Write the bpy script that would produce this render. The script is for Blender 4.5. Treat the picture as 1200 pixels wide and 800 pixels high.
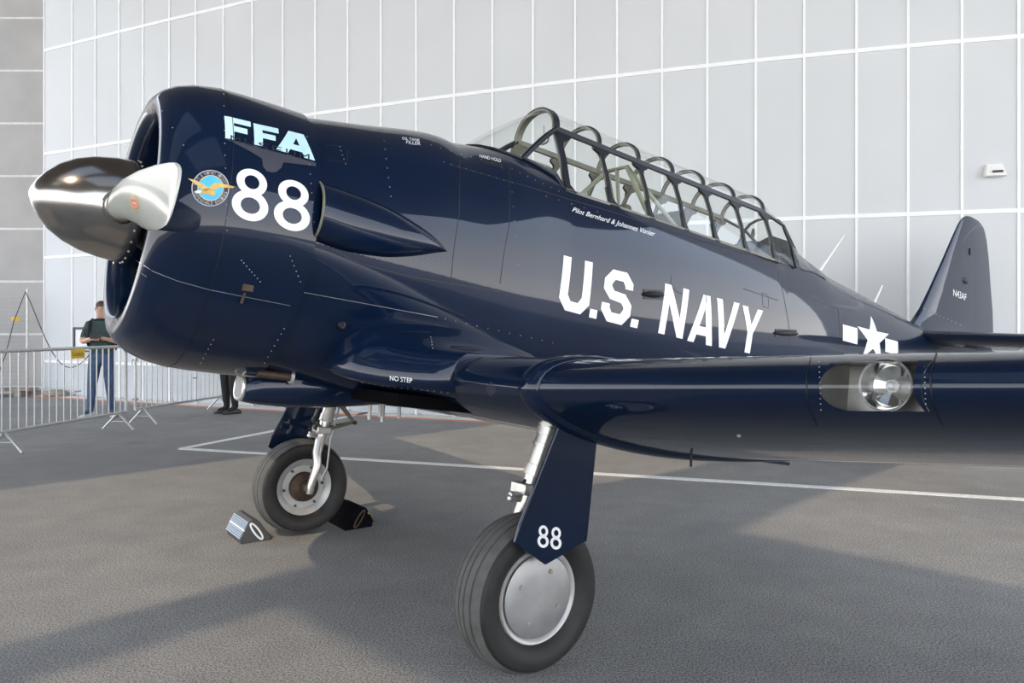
import bpy, bmesh, math, random
import numpy as np
from mathutils import Vector, Matrix
from mathutils.bvhtree import BVHTree
random.seed(7)
PI = math.pi
scene = bpy.context.scene
C = scene.collection
for o in list(bpy.data.objects):
    bpy.data.objects.remove(o)

# ------------------------------------------------------------------ camera
FPX, CAMH, HOR = 886.0, 1.464, 383.0
cam = bpy.data.cameras.new('camera')
cam.sensor_width = 36.0
cam.lens = FPX / 1200 * 36.0
cam.shift_y = (HOR - 400.0) / 1200.0
cam.clip_start = 0.05
cam.clip_end = 500
camo = bpy.data.objects.new('camera', cam)
camo.location = (0, 0, CAMH)
camo.rotation_euler = (PI / 2, 0, 0)
C.objects.link(camo)
scene.camera = camo

# ------------------------------------------------------------------ world, sun, exposure
world = bpy.data.worlds.new('sky')
scene.world = world
world.use_nodes = True
wn, wl = world.node_tree.nodes, world.node_tree.links
bg = wn['Background']
tc = wn.new('ShaderNodeTexCoord')
sep = wn.new('ShaderNodeSeparateXYZ')
cr = wn.new('ShaderNodeValToRGB')
cr.color_ramp.elements[0].position = 0.0
cr.color_ramp.elements[0].color = (1.45, 1.42, 1.37, 1)
cr.color_ramp.elements[1].position = 0.9
cr.color_ramp.elements[1].color = (0.40, 0.55, 0.85, 1)
e = cr.color_ramp.elements.new(0.3)
e.color = (0.80, 0.88, 0.99, 1)
e = cr.color_ramp.elements.new(0.09)
e.color = (1.15, 1.16, 1.17, 1)
wl.new(tc.outputs['Generated'], sep.inputs[0])
wl.new(sep.outputs['Z'], cr.inputs[0])
wl.new(cr.outputs[0], bg.inputs['Color'])
bg.inputs['Strength'].default_value = 2.75

SUN_TO = Vector((-0.33, -0.60, 0.73)).normalized()      # direction towards the sun
sl = bpy.data.lights.new('sun', 'SUN')
sl.energy = 5.0
sl.angle = math.radians(0.6)
sl.color = (1.0, 0.87, 0.70)
so = bpy.data.objects.new('sun', sl)
so.rotation_euler = SUN_TO.to_track_quat('Z', 'Y').to_euler()
so.location = SUN_TO * 40
C.objects.link(so)

vs = scene.view_settings
vs.view_transform = 'Standard'
vs.look = 'None'
vs.exposure = 0.48
vs.gamma = 1.0
vs.use_curve_mapping = False


# ------------------------------------------------------------------ materials
def mat(name, col, rough=0.5, metal=0.0, coat=0.0, var=0.0, vscale=8.0, bump=0.0, bscale=60.0,
        spec=0.5, col2=None, emit=None, ior=1.5, detail=4.0, crough=0.03):
    m = bpy.data.materials.new(name)
    m.use_nodes = True
    n, l = m.node_tree.nodes, m.node_tree.links
    b = n['Principled BSDF']
    b.inputs['Base Color'].default_value = (*col, 1)
    b.inputs['Roughness'].default_value = rough
    b.inputs['Metallic'].default_value = metal
    b.inputs['Coat Weight'].default_value = coat
    b.inputs['Coat Roughness'].default_value = crough
    b.inputs['Specular IOR Level'].default_value = spec
    b.inputs['IOR'].default_value = ior
    if emit:
        b.inputs['Emission Color'].default_value = (*emit[:3], 1)
        b.inputs['Emission Strength'].default_value = emit[3]
    if var or col2:
        t = n.new('ShaderNodeTexCoord')
        no = n.new('ShaderNodeTexNoise')
        no.inputs['Scale'].default_value = vscale
        no.inputs['Detail'].default_value = detail
        r = n.new('ShaderNodeValToRGB')
        r.color_ramp.elements[0].position = 0.3
        r.color_ramp.elements[1].position = 0.7
        lo = tuple(c * (1 - var) for c in col)
        hi = col2 if col2 else tuple(min(1, c * (1 + var)) for c in col)
        r.color_ramp.elements[0].color = (*lo, 1)
        r.color_ramp.elements[1].color = (*hi, 1)
        l.new(t.outputs['Object'], no.inputs['Vector'])
        l.new(no.outputs['Fac'], r.inputs[0])
        l.new(r.outputs[0], b.inputs['Base Color'])
    if bump:
        t = n.new('ShaderNodeTexCoord')
        no = n.new('ShaderNodeTexNoise')
        no.inputs['Scale'].default_value = bscale
        no.inputs['Detail'].default_value = 3
        bp = n.new('ShaderNodeBump')
        bp.inputs['Strength'].default_value = bump
        bp.inputs['Distance'].default_value = 0.01
        l.new(t.outputs['Object'], no.inputs['Vector'])
        l.new(no.outputs['Fac'], bp.inputs['Height'])
        l.new(bp.outputs[0], b.inputs['Normal'])
    return m


def glass_mat(name, tint=(0.96, 0.98, 0.97), gloss=0.9, ior=1.35):
    m = bpy.data.materials.new(name)
    m.use_nodes = True
    n, l = m.node_tree.nodes, m.node_tree.links
    n.remove(n['Principled BSDF'])
    out = n['Material Output']
    tr = n.new('ShaderNodeBsdfTransparent')
    tr.inputs[0].default_value = (*tint, 1)
    gl = n.new('ShaderNodeBsdfGlossy')
    gl.inputs['Roughness'].default_value = 0.03
    gl.inputs['Color'].default_value = (gloss, gloss, gloss, 1)
    lw = n.new('ShaderNodeLayerWeight')
    lw.inputs['Blend'].default_value = 0.5
    pw = n.new('ShaderNodeMath')
    pw.operation = 'POWER'
    pw.inputs[1].default_value = 4.0
    ml = n.new('ShaderNodeMath')
    ml.operation = 'MULTIPLY_ADD'
    ml.inputs[1].default_value = 0.55
    ml.inputs[2].default_value = 0.04
    l.new(lw.outputs['Facing'], pw.inputs[0])
    l.new(pw.outputs[0], ml.inputs[0])
    mx = n.new('ShaderNodeMixShader')
    l.new(ml.outputs[0], mx.inputs[0])
    l.new(tr.outputs[0], mx.inputs[1])
    l.new(gl.outputs[0], mx.inputs[2])
    l.new(mx.outputs[0], out.inputs['Surface'])
    return m


M = {}
M['navy'] = mat('navy_gloss_paint', (0.0029, 0.0098, 0.0300), 0.35, 0.0, 0.75, var=0.10, vscale=3.0, spec=0.05, crough=0.035)
M['white_paint'] = mat('white_lettering', (0.86, 0.86, 0.85), 0.3, var=0.02, vscale=20)
M['pale_blue'] = mat('pale_blue_lettering', (0.50, 0.76, 0.84), 0.3, col2=(0.70, 0.86, 0.90), vscale=3)
M['grey_mark'] = mat('charcoal_mark', (0.055, 0.058, 0.075), 0.35, var=0.1)
M['dark_letter'] = mat('dark_lettering', (0.012, 0.016, 0.03), 0.4, var=0.05)
M['sky_blue'] = mat('emblem_blue', (0.04, 0.42, 0.80), 0.35, col2=(0.12, 0.60, 0.88), vscale=6)
M['gold'] = mat('emblem_gold', (0.62, 0.36, 0.06), 0.4, col2=(0.80, 0.55, 0.15), vscale=30)
M['silver_mark'] = mat('emblem_silver', (0.45, 0.45, 0.47), 0.4, var=0.05)
M['red_mark'] = mat('emblem_red', (0.62, 0.05, 0.02), 0.4, var=0.05)
M['chrome'] = mat('polished_spinner_metal', (0.40, 0.37, 0.34), 0.17, 1.0, var=0.10, vscale=5, bump=0.02, bscale=20)
M['blade'] = mat('pale_blade_paint', (0.56, 0.575, 0.52), 0.22, 0.0, 0.5, var=0.04, vscale=6)
M['steel'] = mat('strut_steel', (0.54, 0.52, 0.49), 0.28, 0.75, var=0.12, vscale=14)
M['silverpaint'] = mat('silver_painted_metal', (0.44, 0.435, 0.425), 0.42, 0.35, var=0.08, vscale=16)
M['hubcap'] = mat('brushed_hubcap', (0.38, 0.38, 0.38), 0.5, 0.7, var=0.12, vscale=9)
M['rubber'] = mat('tyre_rubber', (0.012, 0.0115, 0.011), 0.62, var=0.25, vscale=18, bump=0.1, bscale=120)
M['tread'] = mat('worn_tyre_tread', (0.085, 0.083, 0.080), 0.75, var=0.18, vscale=14, bump=0.1, bscale=150)
M['black'] = mat('black_and_shade', (0.004, 0.004, 0.005), 0.9, var=0.1, spec=0.05)  # shade fill for wheel well and engine disc; the chock's own black
M['engine'] = mat('engine_metal', (0.06, 0.06, 0.06), 0.45, 0.6, var=0.2)
M['canopy_dark'] = mat('dark_canopy_frame', (0.010, 0.012, 0.018), 0.35, var=0.15, spec=0.3)
M['line'] = mat('panel_gap', (0.004, 0.005, 0.010), 0.5, var=0.1)
M['rivet'] = mat('bare_rivet', (0.22, 0.22, 0.24), 0.3, 0.6, var=0.2)
M['pale_metal'] = mat('pale_edge_metal', (0.50, 0.49, 0.47), 0.3, 0.8, var=0.2)  # pale metal tone of some seam lines and the jack point
M['olive'] = mat('olive_zinc_primer', (0.17, 0.165, 0.125), 0.5, var=0.15, vscale=10)
M['palegreen'] = mat('pale_green_tube', (0.36, 0.37, 0.27), 0.45, var=0.1)
M['glass'] = glass_mat('canopy_glass')
M['rooflight'] = glass_mat('tinted_roof_light', (0.26, 0.24, 0.21), 0.15)  # tint added to dim sun and sky through the openings
M['lens'] = glass_mat('landing_light_cover', (0.93, 0.94, 0.94), 0.9, 1.45)
M['reflector'] = mat('lamp_reflector', (0.75, 0.74, 0.72), 0.08, 1.0, var=0.03)
M['lightbox'] = mat('lamp_bay_metal', (0.24, 0.23, 0.215), 0.35, 0.7, var=0.15)
M['brown'] = mat('rusty_exhaust', (0.055, 0.035, 0.024), 0.6, 0.4, var=0.3, vscale=30)
M['cushion'] = mat('seat_cushion', (0.15, 0.125, 0.10), 0.8, var=0.15)
M['yellow'] = mat('yellow_plastic', (0.72, 0.46, 0.02), 0.5, var=0.05)
M['panel'] = mat('wall_panel_grey', (0.60, 0.615, 0.625), 0.55, var=0.025, vscale=0.7, spec=0.3)
M['strip'] = mat('wall_joint_white', (0.84, 0.85, 0.85), 0.5, var=0.03)
M['plinth'] = mat('wall_plinth_grey', (0.50, 0.535, 0.56), 0.55, var=0.03)
M['concrete'] = mat('grey_concrete', (0.40, 0.39, 0.38), 0.8, var=0.08, vscale=1.2, bump=0.1)
M['joint'] = mat('concrete_joint', (0.66, 0.66, 0.65), 0.8, var=0.1, vscale=9)
M['roof'] = mat('roof_sheet', (0.15, 0.135, 0.12), 0.8, var=0.15, vscale=0.6)
M['linewhite'] = mat('road_marking_white', (0.80, 0.80, 0.78), 0.7, var=0.12, vscale=25)
M['lineorange'] = mat('road_marking_orange', (0.72, 0.27, 0.13), 0.7, var=0.12, vscale=12)
M['galv'] = mat('galvanised_steel', (0.50, 0.50, 0.49), 0.38, 0.6, var=0.12, vscale=22)
M['skin'] = mat('skin', (0.58, 0.34, 0.25), 0.5, var=0.06, vscale=12)
M['hair'] = mat('brown_hair', (0.07, 0.04, 0.025), 0.6, var=0.2, vscale=40)
M['shirt'] = mat('dark_green_shirt', (0.028, 0.055, 0.058), 0.8, var=0.15, vscale=10, bump=0.15, bscale=14)
M['jeans'] = mat('blue_jeans', (0.045, 0.085, 0.165), 0.8, var=0.3, vscale=9, bump=0.15, bscale=16)
M['blackcloth'] = mat('black_cloth', (0.012, 0.012, 0.014), 0.75, var=0.2, vscale=10)
M['shoe_white'] = mat('white_shoe', (0.6, 0.6, 0.58), 0.6, var=0.05)
M['chockmetal'] = mat('ribbed_chock_metal', (0.23, 0.28, 0.36), 0.35, 0.5, var=0.1)
M['wood'] = mat('pallet_wood', (0.30, 0.26, 0.22), 0.8, var=0.2, vscale=12)
M['paper'] = mat('white_board', (0.78, 0.79, 0.80), 0.5, var=0.02)
M['frame_dark'] = mat('dark_frame', (0.05, 0.05, 0.05), 0.5, var=0.1)
M['plastic_white'] = mat('lamp_housing_white', (0.82, 0.81, 0.78), 0.4, var=0.03)
M['cable'] = mat('black_cable', (0.05, 0.05, 0.055), 0.6, var=0.1)


def asphalt():
    m = bpy.data.materials.new('asphalt')
    m.use_nodes = True
    n, l = m.node_tree.nodes, m.node_tree.links
    b = n['Principled BSDF']
    b.inputs['Roughness'].default_value = 0.82
    b.inputs['Specular IOR Level'].default_value = 0.35
    t = n.new('ShaderNodeTexCoord')

    def noise(sc, det, rough=0.55):
        k = n.new('ShaderNodeTexNoise')
        k.inputs['Scale'].default_value = sc
        k.inputs['Detail'].default_value = det
        k.inputs['Roughness'].default_value = rough
        l.new(t.outputs['Object'], k.inputs['Vector'])
        return k

    def ramp(src, p0, c0, p1, c1):
        r = n.new('ShaderNodeValToRGB')
        r.color_ramp.elements[0].position = p0
        r.color_ramp.elements[1].position = p1
        r.color_ramp.elements[0].color = (*c0, 1)
        r.color_ramp.elements[1].color = (*c1, 1)
        l.new(src, r.inputs[0])
        return r

    def mul(a, bb, f=1.0):
        x = n.new('ShaderNodeMix')
        x.data_type = 'RGBA'
        x.blend_type = 'MULTIPLY'
        x.inputs['Factor'].default_value = f
        l.new(a, x.inputs['A'])
        l.new(bb, x.inputs['B'])
        return x.outputs['Result']
    big = ramp(noise(0.55, 5).outputs['Fac'], 0.3, (0.268, 0.266, 0.266), 0.7, (0.355, 0.347, 0.336))
    mid = ramp(noise(3.5, 5).outputs['Fac'], 0.25, (0.88, 0.88, 0.89), 0.75, (1.08, 1.08, 1.07))
    fine = ramp(noise(105, 2, 0.7).outputs['Fac'], 0.36, (0.34, 0.34, 0.35), 0.60, (1.30, 1.30, 1.29))
    stain = ramp(noise(0.9, 3).outputs['Fac'], 0.66, (1, 1, 1), 0.78, (0.80, 0.79, 0.78))
    c = mul(mul(mul(big.outputs[0], mid.outputs[0]), fine.outputs[0], 0.95), stain.outputs[0])
    l.new(c, b.inputs['Base Color'])
    bp = n.new('ShaderNodeBump')
    bp.inputs['Strength'].default_value = 0.4
    bp.inputs['Distance'].default_value = 0.012
    l.new(noise(130, 2, 0.7).outputs['Fac'], bp.inputs['Height'])
    l.new(bp.outputs[0], b.inputs['Normal'])
    return m


M['asphalt'] = asphalt()


# ------------------------------------------------------------------ mesh builder
class MB:
    def __init__(self):
        self.v, self.f, self.m, self.mats = [], [], [], []
        self.cur = 0

    def face(self, ids):
        self.f.append(tuple(ids))
        self.m.append(self.cur)

    def add(self, vs_, fs):
        o = len(self.v)
        self.v += [tuple(p) for p in vs_]
        for q in fs:
            self.face([i + o for i in q])
        return self

    def box(self, c, d, rot=None):
        x, y, z = d[0] / 2, d[1] / 2, d[2] / 2
        pts = [Vector(p) for p in ((-x, -y, -z), (x, -y, -z), (x, y, -z), (-x, y, -z), (-x, -y, z), (x, -y, z), (x, y, z), (-x, y, z))]
        if rot is not None:
            pts = [rot @ p for p in pts]
        c = Vector(c)
        return self.add([p + c for p in pts], [(3, 2, 1, 0), (4, 5, 6, 7), (0, 1, 5, 4), (1, 2, 6, 5), (2, 3, 7, 6), (3, 0, 4, 7)])

    def loft(self, rings, closed=True, caps=True):
        k = len(rings[0])
        o = len(self.v)
        for r in rings:
            self.v += [tuple(p) for p in r]
        for i in range(len(rings) - 1):
            for j in range(k if closed else k - 1):
                a, b = o + i * k + j, o + i * k + (j + 1) % k
                self.face((a, b, b + k, a + k))
        if caps and closed:
            self.face([o + j for j in range(k)][::-1])
            self.face([o + (len(rings) - 1) * k + j for j in range(k)])
        return self

    def tube(self, path, r, n=8, caps=True, closed=False):
        path = [Vector(p) for p in path]
        rings = []
        up = None
        N = len(path)
        for i, p in enumerate(path):
            if closed:
                t = path[(i + 1) % N] - path[i - 1]
            else:
                t = path[min(i + 1, N - 1)] - path[max(i - 1, 0)]
            t.normalize()
            if up is None:
                up = Vector((0, 0, 1)) if abs(t.z) < 0.9 else Vector((1, 0, 0))
            u = (up - t * up.dot(t)).normalized()
            up = u
            w = t.cross(u)
            rr = r[i] if isinstance(r, (list, tuple)) else r
            rings.append([p + (u * math.cos(2 * PI * j / n) + w * math.sin(2 * PI * j / n)) * rr for j in range(n)])
        if closed:
            rings.append(rings[0])
            return self.loft(rings, True, False)
        return self.loft(rings, True, caps)

    def cyl(self, a, b, r, n=12, r2=None):
        return self.tube([a, b], [r, r if r2 is None else r2], n)

    def lathe(self, prof, c, ax, n=32, caps=False):
        """prof: (along axis, radius) pairs"""
        ax = Vector(ax).normalized()
        up = Vector((0, 0, 1)) if abs(ax.z) < 0.9 else Vector((1, 0, 0))
        u = (up - ax * up.dot(ax)).normalized()
        w = ax.cross(u)
        c = Vector(c)
        return self.loft([[c + ax * a + (u * math.cos(2 * PI * j / n) + w * math.sin(2 * PI * j / n)) * r for j in range(n)] for a, r in prof], True, caps)

    def ellipsoid(self, c, r, n=12, rot=None):
        rings = []
        c = Vector(c)
        for i in range(n // 2 + 1):
            a = -PI / 2 + PI * i / (n // 2)
            ca = max(math.cos(a), 0.02)
            ring = []
            for j in range(n):
                q = Vector((r[0] * ca * math.cos(2 * PI * j / n), r[1] * ca * math.sin(2 * PI * j / n), r[2] * math.sin(a)))
                ring.append((rot @ q if rot is not None else q) + c)
            rings.append(ring)
        return self.loft(rings, True, True)

    def prism(self, poly, off):
        off = Vector(off)
        k = len(poly)
        a = [Vector(p) for p in poly]
        o = len(self.v)
        self.v += [tuple(p) for p in a] + [tuple(p + off) for p in a]
        self.face([o + i for i in range(k)][::-1])
        self.face([o + k + i for i in range(k)])
        for i in range(k):
            j = (i + 1) % k
            self.face((o + i, o + j, o + k + j, o + k + i))
        return self

    def mesh(self, name, angle=35, fix=True):
        me = bpy.data.meshes.new(name)
        me.from_pydata(self.v, [], self.f)
        if fix:
            bm = bmesh.new()
            bm.from_mesh(me)
            bmesh.ops.recalc_face_normals(bm, faces=bm.faces)
            bm.to_mesh(me)
            bm.free()
        me.shade_smooth()
        me.set_sharp_from_angle(angle=math.radians(angle))
        me.update()
        return me

    def build(self, name, m, parent=None, angle=35, bevel=0.0, fix=True):
        me = self.mesh(name, angle, fix)
        ml = m if isinstance(m, (list, tuple)) else [m]
        for q in ml:
            me.materials.append(M[q])
        if len(ml) > 1 and len(self.m) == len(me.polygons):
            me.polygons.foreach_set('material_index', self.m)
        return link(name, me, parent, bevel)


def link(name, me, parent=None, bevel=0.0):
    o = bpy.data.objects.new(name, me)
    C.objects.link(o)
    o.parent = parent
    if bevel:
        b = o.modifiers.new('bevel', 'BEVEL')
        b.width = bevel
        b.segments = 2
        b.limit_method = 'ANGLE'
    return o


def empty(name, loc=(0, 0, 0), rz=0):
    o = bpy.data.objects.new(name, None)
    o.location = loc
    o.rotation_euler = (0, 0, rz)
    o.empty_display_size = 0.2
    C.objects.link(o)
    return o


def tag(o, label=None, cat=None, group=None, kind=None):
    if label:
        o['label'] = label
    if cat:
        o['category'] = cat
    if group:
        o['group'] = group
    if kind:
        o['kind'] = kind
    return o


def pchip(x, y):
    x, y = np.array(x, float), np.array(y, float)
    h = np.diff(x)
    d = np.diff(y) / h
    m = np.zeros_like(x)
    m[0], m[-1] = d[0], d[-1]
    for i in range(1, len(x) - 1):
        if d[i - 1] * d[i] > 0:
            w1, w2 = 2 * h[i] + h[i - 1], h[i] + 2 * h[i - 1]
            m[i] = (w1 + w2) / (w1 / d[i - 1] + w2 / d[i])

    def f(q):
        q = min(max(q, x[0]), x[-1])
        i = int(min(max(np.searchsorted(x, q) - 1, 0), len(h) - 1))
        t = (q - x[i]) / h[i]
        return float((1 + 2 * t) * (1 - t) ** 2 * y[i] + t * (1 - t) ** 2 * h[i] * m[i] + t * t * (3 - 2 * t) * y[i + 1] + t * t * (t - 1) * h[i] * m[i + 1])
    return f


# ------------------------------------------------------------------ the setting: ground
g = MB()
g.add([(-60, -40, 0), (60, -40, 0), (60, 60, 0), (-60, 60, 0)], [(0, 1, 2, 3)])
floor = tag(g.build('floor', 'asphalt'), 'grey asphalt apron under the aircraft', None, None, 'structure')


def ground_strip(name, a, b, w, m, z=0.004):
    a, b = Vector((*a, 0)), Vector((*b, 0))
    d = (b - a).normalized()
    n = Vector((-d.y, d.x, 0)) * w / 2
    k = MB()
    k.prism([a - n, b - n, b + n, a + n], (0, 0, z))
    return k.build(name, m, floor)


ground_strip('white_line', (-3.98, 9.10), (9.5, 4.75), 0.115, 'linewhite')
ground_strip('white_line', (-3.98, 9.10), (-2.35, 13.2), 0.115, 'linewhite', 0.003)

# the setting: curved panel wall
WP = [(-10.19, 16.48), (-9.34, 16.07), (-8.67, 15.75), (-8.01, 15.43), (-7.38, 15.14), (-6.71, 14.82), (-6.07, 14.53), (-5.43, 14.24),
      (-4.78, 13.94), (-4.13, 13.65), (-3.47, 13.36), (-2.84, 13.09), (-2.22, 12.83), (-1.59, 12.57), (-0.94, 12.31), (-0.31, 12.06),
      (0.33, 11.81), (0.97, 11.57), (1.58, 11.35), (2.21, 11.12), (2.82, 10.91), (3.45, 10.70), (4.06, 10.51), (4.70, 10.32),
      (5.31, 10.14), (5.93, 9.97), (6.57, 9.81)]
for i in range(9):
    WP.append((WP[-1][0] + 0.645, WP[-1][1] - 0.135 + 0.004 * i))
ZR = [0.0, 0.72, 2.975, 5.23, 7.485, 9.74, 10.6]
k = MB()
back = []
for (x, y) in WP:
    back.append((x + 0.06, y + 0.13))
front = [(x + 0.025, y + 0.055) for x, y in WP]
ring = front + back[::-1]
k.prism([(x, y, 0) for x, y in ring], (0, 0, 10.6))
wall = tag(k.build('wall_back', 'strip', None, angle=20), 'tall curved wall clad in pale grey panels', None, None, 'structure')
for i in range(len(WP) - 1):
    a, b = Vector((*WP[i], 0)), Vector((*WP[i + 1], 0))
    d = (b - a).normalized()
    nrm = Vector((d.y, -d.x, 0))
    for r in range(len(ZR) - 1):
        z0, z1 = ZR[r] + 0.028, ZR[r + 1] - 0.028
        q = MB()
        p0, p1 = a + d * 0.017, b - d * 0.017
        q.prism([(p0.x, p0.y, z0), (p1.x, p1.y, z0), (p1.x, p1.y, z1), (p0.x, p0.y, z1)], (-nrm.x * 0.05, -nrm.y * 0.05, 0))
        q.build('wall_panel', 'plinth' if r == 0 else 'panel', wall)
    q = MB()
    q.box((a.x + nrm.x * 0.002, a.y + nrm.y * 0.002, 5.3), (0.032, 0.03, 10.6), Matrix.Rotation(math.atan2(d.y, d.x), 3, 'Z'))
    q.build('joint_strip', 'strip', wall)
for r in ZR[1:-1]:
    q = MB()
    nx = [(x - 0.006, y - 0.014) for x, y in WP]
    q.prism([(x, y, r - 0.028) for x, y in nx + front[::-1]], (0, 0, 0.056))
    q.build('rail_strip', 'strip', wall, angle=20)
# orange safety line along the foot of the wall
q = MB()
ln = [(x - 0.18, y - 0.42) for x, y in WP]
ln2 = [(x - 0.13, y - 0.30) for x, y in WP]
q.prism([(x, y, 0.0) for x, y in ln + ln2[::-1]], (0, 0, 0.004))
tag(q.build('orange_line', 'lineorange', floor), 'orange safety line painted along the foot of the wall')
q = MB()
q.prism([(x, y, 0.0) for x, y in ln2 + [(x + 0.02, y + 0.03) for x, y in WP][::-1]], (0, 0, 0.003))
q.build('white_kerb_band', 'linewhite', floor)

# the setting: grey concrete wall at the left end
k = MB()
k.box((-15.7, 17.12, 5.3), (11.1, 0.8, 10.6))
wleft = tag(k.build('wall_left', 'joint'), 'grey concrete block wall beside the curved wall', None, None, 'structure')
zz = [0.0]
z = 0.14
while z < 10.6:
    zz.append(z)
    z += 1.165
zz.append(10.6)
for i in range(len(zz) - 1):
    for j in range(5):
        x1 = -10.16 - j * 2.2
        q = MB()
        q.box((x1 - 1.1, 16.74, (zz[i] + zz[i + 1]) / 2), (2.17, 0.06, zz[i + 1] - zz[i] - 0.05))
        q.build('concrete_block', 'concrete', wleft)
k = MB()
k.box((-10.17, 16.62, 5.3), (0.07, 0.25, 10.6))
tag(k.build('trim_1', 'strip'), None, None, None, 'structure')

# the setting: unseen roof above the apron shades ground and aircraft; openings shaped for sun patches
RZ = 11.0
sh = Vector((SUN_TO.x, SUN_TO.y, 0)) * (RZ / SUN_TO.z)
E1, E2 = Vector((0.69, 0.724, 0)), Vector((0.724, -0.69, 0))
C0 = Vector((1.51, 5.35, 0))
holes = [(0.0, 6.0, 0.0, 6.0), (-4.6, 5.0, -5.4, -1.47), (-5.2, -2.9, -1.0, 0.45), (-9.6, -5.6, -6.2, -2.6)]
sa = sh.dot(E1), sh.dot(E2)
A0, A1, B0, B1 = -19.0, 21.0, -20.5, 13.0
acuts = sorted({A0, A1} | {h[0] for h in holes} | {h[1] for h in holes})
bcuts = sorted({B0, B1} | {h[2] for h in holes} | {h[3] for h in holes})
k = MB()
for i in range(len(acuts) - 1):
    run = None
    for j in range(len(bcuts)):
        hole = True
        if j < len(bcuts) - 1:
            ca, cb = (acuts[i] + acuts[i + 1]) / 2, (bcuts[j] + bcuts[j + 1]) / 2
            hole = any(h[0] < ca < h[1] and h[2] < cb < h[3] for h in holes)
        if not hole and run is None:
            run = bcuts[j]
        if hole and run is not None:
            pts = [C0 + sh + E1 * a + E2 * b for a, b in ((acuts[i], run), (acuts[i + 1], run), (acuts[i + 1], bcuts[j]), (acuts[i], bcuts[j]))]
            k.prism([(p.x, p.y, RZ) for p in pts], (0, 0, 0.15))
            run = None
ceil = tag(k.build('ceiling', 'roof', None), 'flat roof with glazed roof lights above the apron', None, None, 'structure')
for h in holes:
    pts = [C0 + sh + E1 * a + E2 * b for a, b in ((h[0], h[2]), (h[1], h[2]), (h[1], h[3]), (h[0], h[3]))]
    k = MB()
    k.add([(p.x, p.y, RZ + 0.10) for p in pts], [(0, 1, 2, 3)])
    k.build('roof_light_pane', 'rooflight', ceil, fix=False)

# ================================================================== THE AIRCRAFT
# body frame: x = aft along the thrust line (s), y = starboard (-p), z = up (w)
PITCH = math.radians(8.3)
YAW = math.atan2(0.588, 0.808)
plane = empty('airplane', (-0.72, 4.32, -0.016), YAW)
plane.rotation_euler = (0, PITCH, YAW)
tag(plane, 'glossy navy blue propeller trainer aircraft numbered 88 parked on its wheels', 'airplane')
bpy.context.view_layer.update()
BW = Matrix.Translation((-0.72, 4.32, -0.016)) @ Matrix.Rotation(YAW, 4, 'Z') @ Matrix.Rotation(PITCH, 4, 'Y')
BWI = BW.inverted()


def B(s, p, w):
    return Vector((s, -p, w))


def part(mb, name, m, parent=plane, **kw):
    return mb.build(name, m, parent, **kw)


# ---- fuselage
SK = [-0.97, -0.5, 0.0, 0.35, 0.68, 1.5, 2.2, 2.95, 3.5, 3.95, 4.6, 5.1, 5.7, 6.3, 6.9, 7.25]
f_hw = pchip(SK, [0.655, 0.64, 0.60, 0.565, 0.535, 0.52, 0.495, 0.455, 0.415, 0.375, 0.31, 0.265, 0.205, 0.14, 0.075, 0.03])
f_wm = pchip(SK, [1.79, 1.79, 1.79, 1.79, 1.80, 1.82, 1.84, 1.87, 1.89, 1.91, 1.96, 2.0, 2.05, 2.1, 2.13, 2.14])
f_bt = pchip(SK, [1.12, 1.06, 1.02, 1.0, 0.99, 0.98, 1.0, 1.08, 1.18, 1.27, 1.41, 1.52, 1.66, 1.80, 1.93, 2.0])
f_tp = pchip([-0.97, -0.6, -0.13, -0.09, 0.36, 0.68, 2.9, 2.95, 3.2, 3.5, 3.95, 4.6, 5.1, 5.7, 6.3, 7.25],
             [2.455, 2.525, 2.603, 2.592, 2.655, 2.66, 2.66, 2.645, 2.64, 2.632, 2.555, 2.495, 2.44, 2.375, 2.33, 2.26])
RAILW = 2.43


def sec(s, cockpit):
    hw, wm, b, tp = f_hw(s), f_wm(s), f_bt(s), f_tp(s)
    e1 = 2.5 if s > 0.3 else 2.0 + 0.5 * max(0, (s + 0.97) / 1.27)
    e2 = 2.0 + 0.3 * min(1, max(0, (s + 0.97) / 1.6))
    if s > 3.5:
        e2 = 2.3 - 0.35 * min(1, (s - 3.5) / 1.0)
    pts = []
    for i in range(13):
        a = -PI / 2 + PI / 2 * i / 12
        ca, sa_ = math.cos(a), -math.sin(a)
        pts.append((hw * max(ca, 0) ** (2 / e1), wm - (wm - b) * max(sa_, 0) ** (2 / e1)))
    x = min(0.93, (RAILW - wm) / (tp - wm))
    ar = math.asin(min(1, x ** (e2 / 2)))
    for i in range(1, 11):
        a = ar * i / 10
        pts.append((hw * math.cos(a) ** (2 / e2), wm + (tp - wm) * math.sin(a) ** (2 / e2)))
    rp, rw = pts[-1]
    if cockpit:
        pts += [(rp - 0.012, rw + 0.004), (rp - 0.03, rw - 0.004), (rp - 0.045, rw - 0.12), (rp - 0.05, rw - 0.4), (rp - 0.10, rw - 0.75), (rp * 0.5, rw - 0.78), (0, rw - 0.78)]
    else:
        for i in range(1, 8):
            a = ar + (PI / 2 - ar) * i / 7
            pts.append((hw * max(math.cos(a), 0) ** (2 / e2), wm + (tp - wm) * math.sin(a) ** (2 / e2)))
    return pts


ss = list(np.linspace(-0.97, 0.62, 22)) + [0.655] + [0.665] + list(np.linspace(0.7, 2.9, 24)) + [2.94, 2.95] + list(np.linspace(3.02, 7.25, 40))
rings = []
for s in ss:
    h = sec(s, 0.66 < s < 2.945)
    rings.append([B(s, p, w) for p, w in h] + [B(s, -p, w) for p, w in h[-2:0:-1]])
k = MB().loft(rings)
fus = part(k, 'fuselage', 'navy', angle=30)
BV_F = BVHTree.FromPolygons([Vector(v) for v in k.v], k.f)

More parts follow.
